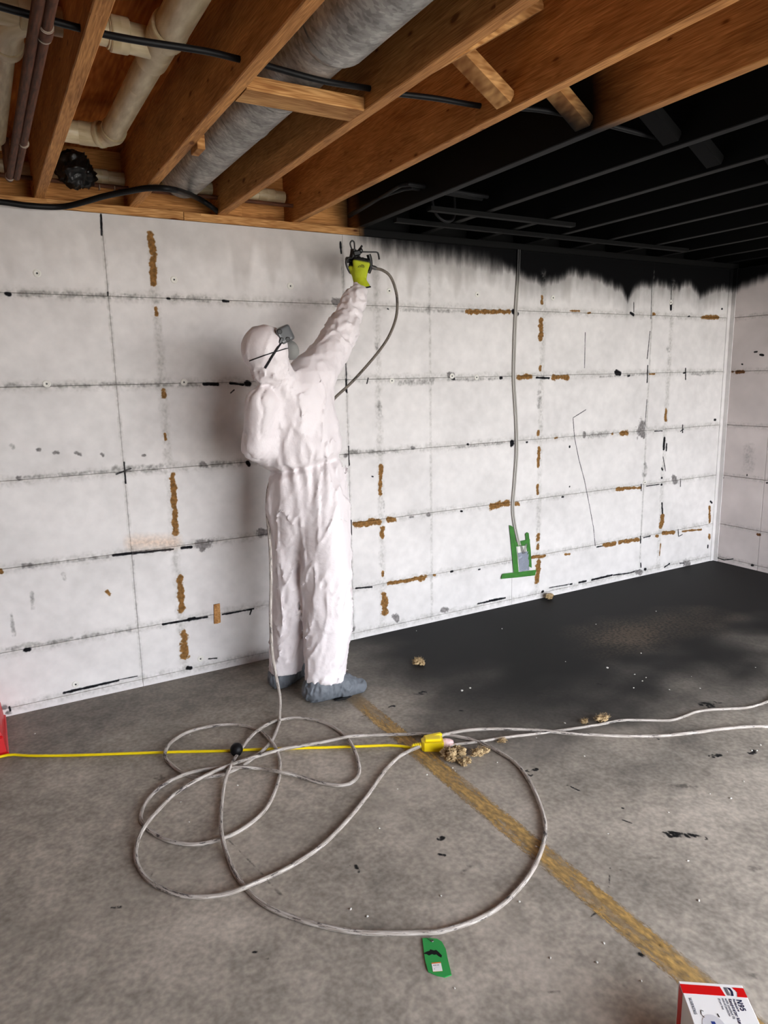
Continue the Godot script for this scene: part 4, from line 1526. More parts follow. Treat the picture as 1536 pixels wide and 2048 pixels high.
const LEG_FAR := [
	[1.1519, 1.2619, 0.4300, 0.0296, 0.0500],
	[1.0530, 1.2742, 0.4250, 0.0741, 0.0900],
	[0.9422, 1.2665, 0.4200, 0.0984, 0.1100],
	[0.7679, 1.2432, 0.4100, 0.0820, 0.1100],
	[0.5885, 1.2402, 0.4050, 0.0743, 0.1050],
	[0.3270, 1.2324, 0.4000, 0.0826, 0.1000],
	[0.1690, 1.2208, 0.4000, 0.0868, 0.0950],
	[0.0763, 1.2120, 0.4000, 0.0808, 0.0900],
	[-0.0310, 1.2038, 0.4000, 0.0736, 0.0850]]
const HEAD := Vector3(1.1235, 1.6729, 0.5500)

func make_body() -> Callable:
	var sh := Vector3(1.4197, 1.5813, 0.4600)
	var el := Vector3(1.5933, 1.7739, 0.3800)
	var wr := Vector3(1.7478, 1.9979, 0.3000)
	var sh2 := Vector3(1.0992, 1.4435, 0.5500)
	var el2 := Vector3(1.0800, 1.2461, 0.5000)
	var wr2 := Vector3(1.2556, 1.1430, 0.3300)
	var along := (wr - sh).normalized()
	var hood_turn := Basis(Vector3(0, 0, 1), 0.35)
	var waist_a := Vector3(1.1531, 1.1132, 0.4800)
	var waist_b := Vector3(1.5237, 1.1861, 0.4800)
	var hem_near := Plane(Vector3(-0.10, -1.0, 0.05).normalized(), Vector3(1.3331, 0.0879, 0.6000))
	var hem_far := Plane(Vector3(0.0, -1.0, 0.05).normalized(), Vector3(1.2156, 0.0888, 0.4000))
	return func(p: Vector3) -> float:
		var d := 9.0
		var fold := 0.0
		if p.y < 1.80 and p.y > 0.55:
			d = column(p, TORSO)
		# creases of the loose cloth: broad sags, long drapes and short sharp wrinkles
		var sag := cloth.get_noise_3d(p.x * 5.0 + 7.0, p.y * 2.0, p.z * 5.0)
		var lean := p.x * 0.5 + p.z * 0.3
		var ridge := maxf(0.0, 1.0 - 4.2 * absf(cloth.get_noise_3d(p.x * 8.0 - p.y * 1.8, p.y * 2.3 + lean, p.z * 8.0)))
		ridge *= ridge
		var ridge2 := maxf(0.0, 1.0 - 4.6 * absf(cloth.get_noise_3d(p.x * 11.0 + 30.0, p.y * 12.0 - p.x * 9.0 + 9.0, p.z * 11.0)))
		var low := smoothstep(0.75, 0.15, p.y)
		fold = -ridge * 0.0105 - ridge2 * (0.0026 + 0.0025 * low) - sag * 0.014
		fold *= clampf((1.66 - p.y) / 0.12, 0.15, 1.0) if p.y > 1.5 else 1.0
		# gathers at the elastic waist
		var u := clampf((p.x - waist_a.x) / (waist_b.x - waist_a.x), -0.3, 1.3)
		var wy := lerpf(waist_a.y, waist_b.y, u)
		var dy := p.y - wy
		if absf(dy) < 0.34 and p.y < 1.6:
			var q := (p.x * LATERAL.x + p.z * LATERAL.z) * 120.0 + cloth.get_noise_3d(p.x * 6.0, p.y * 3.0, 4.0) * 5.0
			var fade := exp(-absf(dy) / 0.10)
			fold += 0.009 * sin(q) * fade * (1.0 if dy < 0.0 else 0.7)
			fold += 0.024 * exp(-dy * dy / 0.00045)
			fold -= 0.015 * exp(-(dy - 0.065) * (dy - 0.065) / 0.0035)
		if p.y < 1.36:
			var n := column(p, LEG_NEAR)
			var f := column(p, LEG_FAR)
			n = maxf(n + fold, hem_near.distance_to(p)) - fold
			f = maxf(f + fold, hem_far.distance_to(p)) - fold
			d = meet(d, meet(n, f, 0.02 + 0.05 * smoothstep(0.75, 0.95, p.y)), 0.05)
		d += fold
		# the raised arm
		if p.y > 1.35:
			var a := meet(cone(p, sh, el, 0.096, 0.076), cone(p, el, wr - along * 0.085, 0.076, 0.055), 0.03)
			a = meet(a, cone(p, wr - along * 0.09, wr + along * 0.02, 0.052, 0.035), 0.02)
			var t := (p - sh).dot(along)
			var ring := sin(t * 62.0 + cloth.get_noise_3d(p.x * 9.0, p.y * 9.0, p.z * 9.0) * 7.0)
			a += 0.0055 * ring * smoothstep(0.05, 0.22, t) - ridge2 * 0.0045 - ridge * 0.005
			a = maxf(a, (p - wr).dot(along) + 0.006)
			d = meet(d, a, 0.055)
		# the bent arm
		if p.y < 1.62 and p.y > 0.98 and p.x < 1.40:
			var a := meet(cone(p, sh2, el2, 0.074, 0.062), cone(p, el2, wr2, 0.064, 0.046), 0.03)
			a -= ridge2 * 0.0035 * smoothstep(1.5, 1.2, p.y) - ridge * 0.010 - sag * 0.008
			d = meet(d, a, 0.065)
		# hood and its loose neck
		if p.y > 1.28:
			var h := egg(p, HEAD, Vector3(0.101, 0.110, 0.110), hood_turn)
			h = meet(h, egg(p, HEAD + Vector3(0.030, -0.094, -0.005), Vector3(0.082, 0.045, 0.085), hood_turn), 0.022)
			h = meet(h, cone(p, HEAD + Vector3(0.06, -0.12, -0.01), HEAD + Vector3(0.13, -0.22, -0.04), 0.066, 0.10), 0.03)
			var below := smoothstep(0.02, -0.08, (p - HEAD).dot(Vector3(-0.38, 0.92, 0.0)))
			h -= (0.0016 + 0.006 * below) * ridge2 + 0.005 * ridge - 0.004 * sag
			# the face opening
			var o := egg(p, HEAD + Vector3(0.135, -0.005, -0.050), Vector3(0.062, 0.085, 0.085), hood_turn)
			h = maxf(h, -o)
			d = meet(d, h, 0.022)
		return d

# a gloved hand whose fingers close round something: w wrist, t towards the thumb, u towards the knuckles, k towards the back
func make_hand(w: Vector3, t: Vector3, u: Vector3, k: Vector3, lo: Vector3, hi: Vector3) -> Shape:
	var bones := []
	for i in 4:
		var x: float = [0.031, 0.0105, -0.010, -0.029][i]
		var len: float = [0.92, 1.0, 0.95, 0.80][i]
		var a := w + t * x * 0.55 + u * 0.006
		var b := w + t * x + u * (0.090 - absf(x - 0.005) * 0.25) + k * 0.002
		var c := b + (u * 0.55 - k * 0.83) * 0.042 * len
		var e := c + (u * -0.62 - k * 0.78) * 0.030 * len
		var f := e + (u * -0.95 + k * 0.30) * 0.022 * len
		bones.append([a, b, 0.0155, 0.0140])
		bones.append([b, c, 0.0128, 0.0112])
		bones.append([c, e, 0.0112, 0.0102])
		bones.append([e, f, 0.0102, 0.0088])
	var q := w + t * 0.022 + u * 0.022 - k * 0.006
	var q2 := w + t * 0.050 + u * 0.048 - k * 0.018
	var q3 := w + t * 0.046 + u * 0.074 - k * 0.040
	var q4 := w + t * 0.030 + u * 0.082 - k * 0.060
	bones.append([q, q2, 0.0175, 0.0135])
	bones.append([q2, q3, 0.0135, 0.0112])
	bones.append([q3, q4, 0.0112, 0.0090])
	bones.append([w - u * 0.03, w + u * 0.03, 0.027, 0.026])
	var field := func(p: Vector3) -> float:
		var palm := 9.0
		var d := 9.0
		for i in 4:
			var m: Array = bones[i * 4]
			palm = meet(palm, cone(p, m[0], m[1], m[2], m[3]), 0.016)
			var g := 9.0
			for j in 3:
				var s: Array = bones[i * 4 + 1 + j]
				g = meet(g, cone(p, s[0], s[1], s[2], s[3]), 0.004)
			d = minf(d, g)
		var th := 9.0
		for i in 3:
			var s: Array = bones[16 + i]
			th = meet(th, cone(p, s[0], s[1], s[2], s[3]), 0.005)
		var wrist: Array = bones[19]
		palm = meet(palm, cone(p, wrist[0], wrist[1], wrist[2], wrist[3]), 0.02)
		palm = meet(palm, th, 0.012)
		return meet(palm, d, 0.006) - 0.0008 * cloth.get_noise_3dv(p * 130.0)
	var s := nets(field, lo, hi, 0.0032)
	for i in s.v.size():
		var r := s.v[i] - w
		var y := r.dot(u)
		var z := r.dot(k)
		var dark := maxf(smoothstep(0.084, 0.094, y + 2.0 * absf(z) * 0.1), smoothstep(-0.010, -0.016, z))
		s.c[i] = Color(0.40, 0.46, 0.012).lerp(Color(0.010, 0.010, 0.010), dark)
	return s

func build_person() -> void:
	var o := base("person", "person in white hooded coveralls, goggles and mask, back turned, reaching up with a spray gun", "person", Vector3.ZERO)
	var field := make_body()
	var s := nets(field, Vector3(0.86, 0.02, 0.16), Vector3(1.90, 2.08, 0.86), 0.0085)
	put("coveralls", s, M.suit, o)
	# head inside the hood: skin shows only between goggles and mask
	var skin := func(p: Vector3) -> float:
		var d := egg(p, HEAD + Vector3(0.006, 0, -0.004), Vector3(0.092, 0.102, 0.080), Basis(Vector3(0, 0, 1), 0.35))
		d = meet(d, cone(p, HEAD + Vector3(0.085, 0.005, -0.035), HEAD + Vector3(0.108, -0.018, -0.045), 0.010, 0.014), 0.012)
		return meet(d, cone(p, HEAD + Vector3(0.072, -0.060, -0.03), HEAD + Vector3(0.04, -0.07, 0.01), 0.024, 0.022), 0.03)
	put("head", nets(skin, HEAD - Vector3(0.13, 0.14, 0.13), HEAD + Vector3(0.15, 0.14, 0.13), 0.006), M.skin, o)
	var face := Vector3(0.80, 0.36, -0.10).normalized()
	var up := Vector3(-0.50, 0.85, -0.05).normalized()
	up = (up - face * up.dot(face)).normalized()
	var across := face.cross(up).normalized()
	var gm := Vector3(1.1971, 1.7369, 0.5750)
	var goggles := func(p: Vector3) -> float:
		var r := p - gm
		var q := Vector3(r.dot(face), r.dot(up), r.dot(across))
		# a shell that bows round the face
		q.x += q.z * q.z * 3.5
		var b := Vector3(absf(q.x) - 0.026, absf(q.y) - 0.024, absf(q.z) - 0.062)
		return Vector3(maxf(b.x, 0), maxf(b.y, 0), maxf(b.z, 0)).length() + minf(maxf(b.x, maxf(b.y, b.z)), 0.0) - 0.011
	put("goggles", nets(goggles, gm - Vector3.ONE * 0.12, gm + Vector3.ONE * 0.12, 0.0045), M.grey_goggle, o, "grey goggles with black vents")
	s = Shape.new()
	for q in [[Vector3(1.1808, 1.7480, 0.6000), 0.0105], [Vector3(1.2169, 1.7163, 0.6000), 0.0105]]:
		s.lathe(surface_towards(q[0], goggles), Vector3(-0.25, -0.1, 0.95), [Vector2(q[1], -0.012), Vector2(q[1], 0.003), Vector2(q[1] * 0.8, 0.005), Vector2(0, 0.005)], 18)
	s.box(surface_towards(Vector3(1.1836, 1.7096, 0.6000), goggles), Vector3(0.015, 0.030, 0.012), 0.003, Basis(Vector3(0, 0, 1), -0.5))
	put("vent", s, M.black_plastic, o)
	var mm := Vector3(1.2385, 1.6746, 0.5650)
	var mask := func(p: Vector3) -> float:
		var r := p - mm
		var q := Vector3(r.dot(face), r.dot(up), r.dot(across))
		var e := Vector3(q.x / 0.034, q.y / 0.046, q.z / 0.055)
		return (e.length() - 1.0) * 0.034
	put("respirator", nets(mask, mm - Vector3.ONE * 0.075, mm + Vector3.ONE * 0.075, 0.005), M.mask, o, "grey cup shaped dust mask")
	# elastic straps lie round the hood
	for q in [[Vector3(1.1621, 1.7043, 0.6600), Vector3(1.0789, 1.5952, 0.6600), 0.0072], [Vector3(1.1885, 1.6791, 0.6600), Vector3(1.0094, 1.6271, 0.6600), 0.0046]]:
		var line := PackedVector3Array()
		for i in 29:
			line.append(surface_towards(q[0].lerp(q[1], i / 28.0), field) + Vector3(-0.0008, 0, 0.0022))
		s = Shape.new()
		s.tube(line, q[2], 8, 1.0, true, 0.45)
		put("strap", s, M.strap, o)
	# the glove that holds the gun
	var wr := Vector3(1.7403, 2.0340, 0.3000)
	var t := Vector3(-0.95, 0.16, -0.30).normalized()
	var u := Vector3(-0.10, 0.97, -0.12).normalized()
	u = (u - t * u.dot(t)).normalized()
	var k := Vector3(-0.30, 0.1, 0.95)
	k = (k - t * k.dot(t) - u * k.dot(u)).normalized()
	put("glove", make_hand(wr, t, u, k, wr - Vector3(0.11, 0.07, 0.13), wr + Vector3(0.10, 0.15, 0.08)), glove_skin(), o, "bright yellow work glove with black coated fingers")
	s = Shape.new()
	var cuff_at := wr - u * 0.012 - t * 0.006
	var cuff_dir := (u * 0.9 + t * 0.30 + k * 0.18).normalized()
	s.lathe(cuff_at, cuff_dir, [Vector2(0.046, -0.030), Vector2(0.043, -0.018), Vector2(0.034, 0.002), Vector2(0.028, 0.022)], 24)
	s.lathe(cuff_at, cuff_dir, [Vector2(0.026, 0.022), Vector2(0.032, 0.002), Vector2(0.041, -0.018), Vector2(0.044, -0.030)], 24)
	put("cuff", s, M.glove, o)
	s = Shape.new()
	var rim := PackedVector3Array()
	var e1 := cuff_dir.cross(Vector3.UP).normalized()
	var e2 := cuff_dir.cross(e1)
	for i in 33:
		var a := TAU * i / 32
		rim.append(cuff_at - cuff_dir * 0.030 + (e1 * cos(a) + e2 * sin(a)) * 0.046)
	s.tube(rim, 0.0042, 8)
	put("cuff_edge", s, M.strap, o)
	# the emblem on the back of the glove
	s = Shape.new()
	var em := wr + u * 0.060 + k * 0.0205 - t * 0.004
	var hexa := PackedVector3Array()
	var round_ := PackedVector3Array()
	for i in 7:
		hexa.append(em + (t * cos(TAU * i / 6) + u * sin(TAU * i / 6)) * 0.0098)
	for i in 13:
		round_.append(em + (t * cos(TAU * i / 12) + u * sin(TAU * i / 12)) * 0.0038)
	s.tube(hexa, 0.0014, 6)
	s.tube(round_, 0.0012, 6)
	s.tube(PackedVector3Array([em + t * 0.012 + u * 0.002, em + t * 0.017 + u * 0.000, em + t * 0.021 - u * 0.005, em + t * 0.023 - u * 0.011 - k * 0.003]), 0.0013, 6)
	s.tube(PackedVector3Array([em + t * 0.013 - u * 0.005, em + t * 0.018 - u * 0.007]), 0.0012, 6)
	put("emblem", s, M.strap, o)
	# the other hand, in front of the body, steadies the hose
	var w2 := Vector3(1.2810, 1.1387, 0.3050)
	var t2 := Vector3(0.2, 0.85, -0.45).normalized()
	var u2 := Vector3(0.90, -0.25, -0.30)
	u2 = (u2 - t2 * u2.dot(t2)).normalized()
	var k2 := -t2.cross(u2).normalized()
	put("glove", make_hand(w2, t2, u2, k2, w2 - Vector3(0.10, 0.13, 0.14), w2 + Vector3(0.16, 0.12, 0.12)), glove_skin(), o, "bright yellow work glove with black coated fingers")
	# shoe covers
	for q in [
		[Vector3(1.3054, 0.1192, 0.6100), Vector3(1.2950, 0.0392, 0.6200), Vector3(1.4211, 0.0185, 0.6400), Vector3(1.4946, 0.0222, 0.6550)],
		[Vector3(1.2208, 0.1175, 0.3700), Vector3(1.2042, 0.0585, 0.3700), Vector3(1.3484, 0.0317, 0.2900), Vector3(1.4533, 0.0290, 0.2450)]]:
		var an: Vector3 = q[0]
		var he: Vector3 = q[1]
		var ba: Vector3 = q[2]
		var to: Vector3 = q[3]
		he.y = 0.047
		ba.y = 0.044
		to.y = 0.034
		an.y = maxf(an.y, 0.115)
		var dir := (to - he).normalized()
		var back := he - dir * 0.035
		back.y = 0.05
		var shoe := func(p: Vector3) -> float:
			var d := meet(cone(p, back, ba, 0.052, 0.050), cone(p, ba, to, 0.050, 0.034), 0.02)
			d = meet(d, cone(p, he + Vector3(0, 0.02, 0), an, 0.058, 0.060), 0.04)
			d = meet(d, cone(p, an + dir * 0.03, ba + Vector3(0, 0.012, 0), 0.050, 0.042), 0.03)
			var r := 1.0 - 2.4 * absf(cloth.get_noise_3d(p.x * 26.0, p.y * 14.0, p.z * 26.0))
			var gather := sin((p.x + p.z * 0.7) * 190.0) * 0.0016 * smoothstep(0.05, 0.11, p.y)
			d -= r * 0.0065 + gather
			return maxf(d, 0.002 - p.y)
		s = nets(shoe, Vector3(minf(back.x, to.x) - 0.09, -0.01, minf(back.z, to.z) - 0.09), Vector3(maxf(back.x, to.x) + 0.09, 0.21, maxf(back.z, to.z) + 0.09), 0.006)
		put("shoe_cover", s, M.cover, o, "blue grey cloth shoe cover")
		# paint on the sole edge
		if he.z > 0.5:
			s = Shape.new()
			s.ball(ba.lerp(he, 0.28) + Vector3(0.0, -0.040, 0.045), Vector3(0.045, 0.008, 0.014), 0.6, soft, 40.0, 8, 14)
			s.ball(ba.lerp(he, 0.08) + Vector3(0.0, -0.016, 0.047), Vector3(0.008, 0.018, 0.006), 0.6, soft, 40.0, 8, 12)
			put("paint_smear", s, M.black_paint, o)

func glove_skin() -> StandardMaterial3D:
	if not M.has("glove_skin"):
		M.glove_skin = bumpy(plain(Color.WHITE, 0.8), 12, 0.05, 0.05, 10.0)
		M.glove_skin.vertex_color_use_as_albedo = true
	return M.glove_skin

# from a point outside, walk away from the daylight side until a surface is met
func surface_towards(p: Vector3, field: Callable) -> Vector3:
	var dir := AWAY
	var at := p - dir * 0.12
	for i in 90:
		var d: float = field.call(at)
		if d < 0.0008:
			break
		at += dir * clampf(d * 0.6, 0.0008, 0.02)
	return at

func build_spray_gun() -> void:
	var o := base("spray_gun", "black paint spray gun held overhead in the yellow glove", "spray gun")
	var s := Shape.new()
	s.tube(curve([Vector3(1.6969, 2.1325, 0.2520), Vector3(1.7672, 2.1386, 0.2380), Vector3(1.8246, 2.1305, 0.2500)], 0.01), 0.0155, 16)
	put("handle", s, M.black_plastic, o)
	s = Shape.new()
	s.tube(curve([Vector3(1.7261, 2.1352, 0.2450), Vector3(1.7356, 2.1649, 0.2450), Vector3(1.7392, 2.1869, 0.2450)], 0.008), 0.0155, 16)
	s.box(Vector3(1.7503, 2.1675, 0.2500), Vector3(0.044, 0.028, 0.030), 0.006, Basis(Vector3(0, 0, 1), 0.2))
	s.ball(Vector3(1.7767, 2.1837, 0.2500), Vector3(0.012, 0.014, 0.012), 0.2, soft, 30.0)
	put("body", s, M.black_plastic, o)
	s = Shape.new()
	s.tube(curve([Vector3(1.7334, 2.1761, 0.2500), Vector3(1.7227, 2.1971, 0.2500), Vector3(1.7191, 2.2160, 0.2500), Vector3(1.7294, 2.2276, 0.2500), Vector3(1.7406, 2.2224, 0.2500), Vector3(1.7428, 2.2032, 0.2500), Vector3(1.7421, 2.1790, 0.2500)], 0.004), 0.0042, 8)
	put("tip_guard", s, M.black_plastic, o)
	s = Shape.new()
	s.tube(PackedVector3Array([Vector3(1.7504, 2.1699, 0.2500), Vector3(1.7710, 2.1882, 0.2500), Vector3(1.7860, 2.2074, 0.2500)]), 0.0055, 10)
	put("spray_tip", s, M.black_plastic, o)
	s = Shape.new()
	s.tube(curve([Vector3(1.7731, 2.1790, 0.2400), Vector3(1.8341, 2.1824, 0.2350), Vector3(1.8812, 2.1850, 0.2300), Vector3(1.8914, 2.1770, 0.2300), Vector3(1.8956, 2.1496, 0.2320)], 0.006), 0.0062, 8, 1.0, true, 0.6)
	put("trigger_guard", s, M.black_plastic, o)
	s = Shape.new()
	s.tube(curve([Vector3(1.7135, 2.1381, 0.2700), Vector3(1.6940, 2.1374, 0.2750), Vector3(1.6794, 2.1209, 0.2750), Vector3(1.6842, 2.0972, 0.2750), Vector3(1.6987, 2.0745, 0.2700), Vector3(1.7095, 2.0660, 0.2650)], 0.006), 0.0068, 8, 1.0, true, 0.7)
	put("trigger", s, M.black_plastic, o)
	s = Shape.new()
	s.ball(Vector3(1.7077, 2.0706, 0.2660), Vector3(0.007, 0.006, 0.007), 0.0)
	put("trigger_pin", s, M.steel, o)
	s = Shape.new()
	s.tube(curve([Vector3(1.8226, 2.1672, 0.2500), Vector3(1.8307, 2.1407, 0.2500), Vector3(1.8313, 2.1062, 0.2500), Vector3(1.8202, 2.0785, 0.2500)], 0.006), 0.0118, 14)
	put("filter_housing", s, M.black_plastic, o)


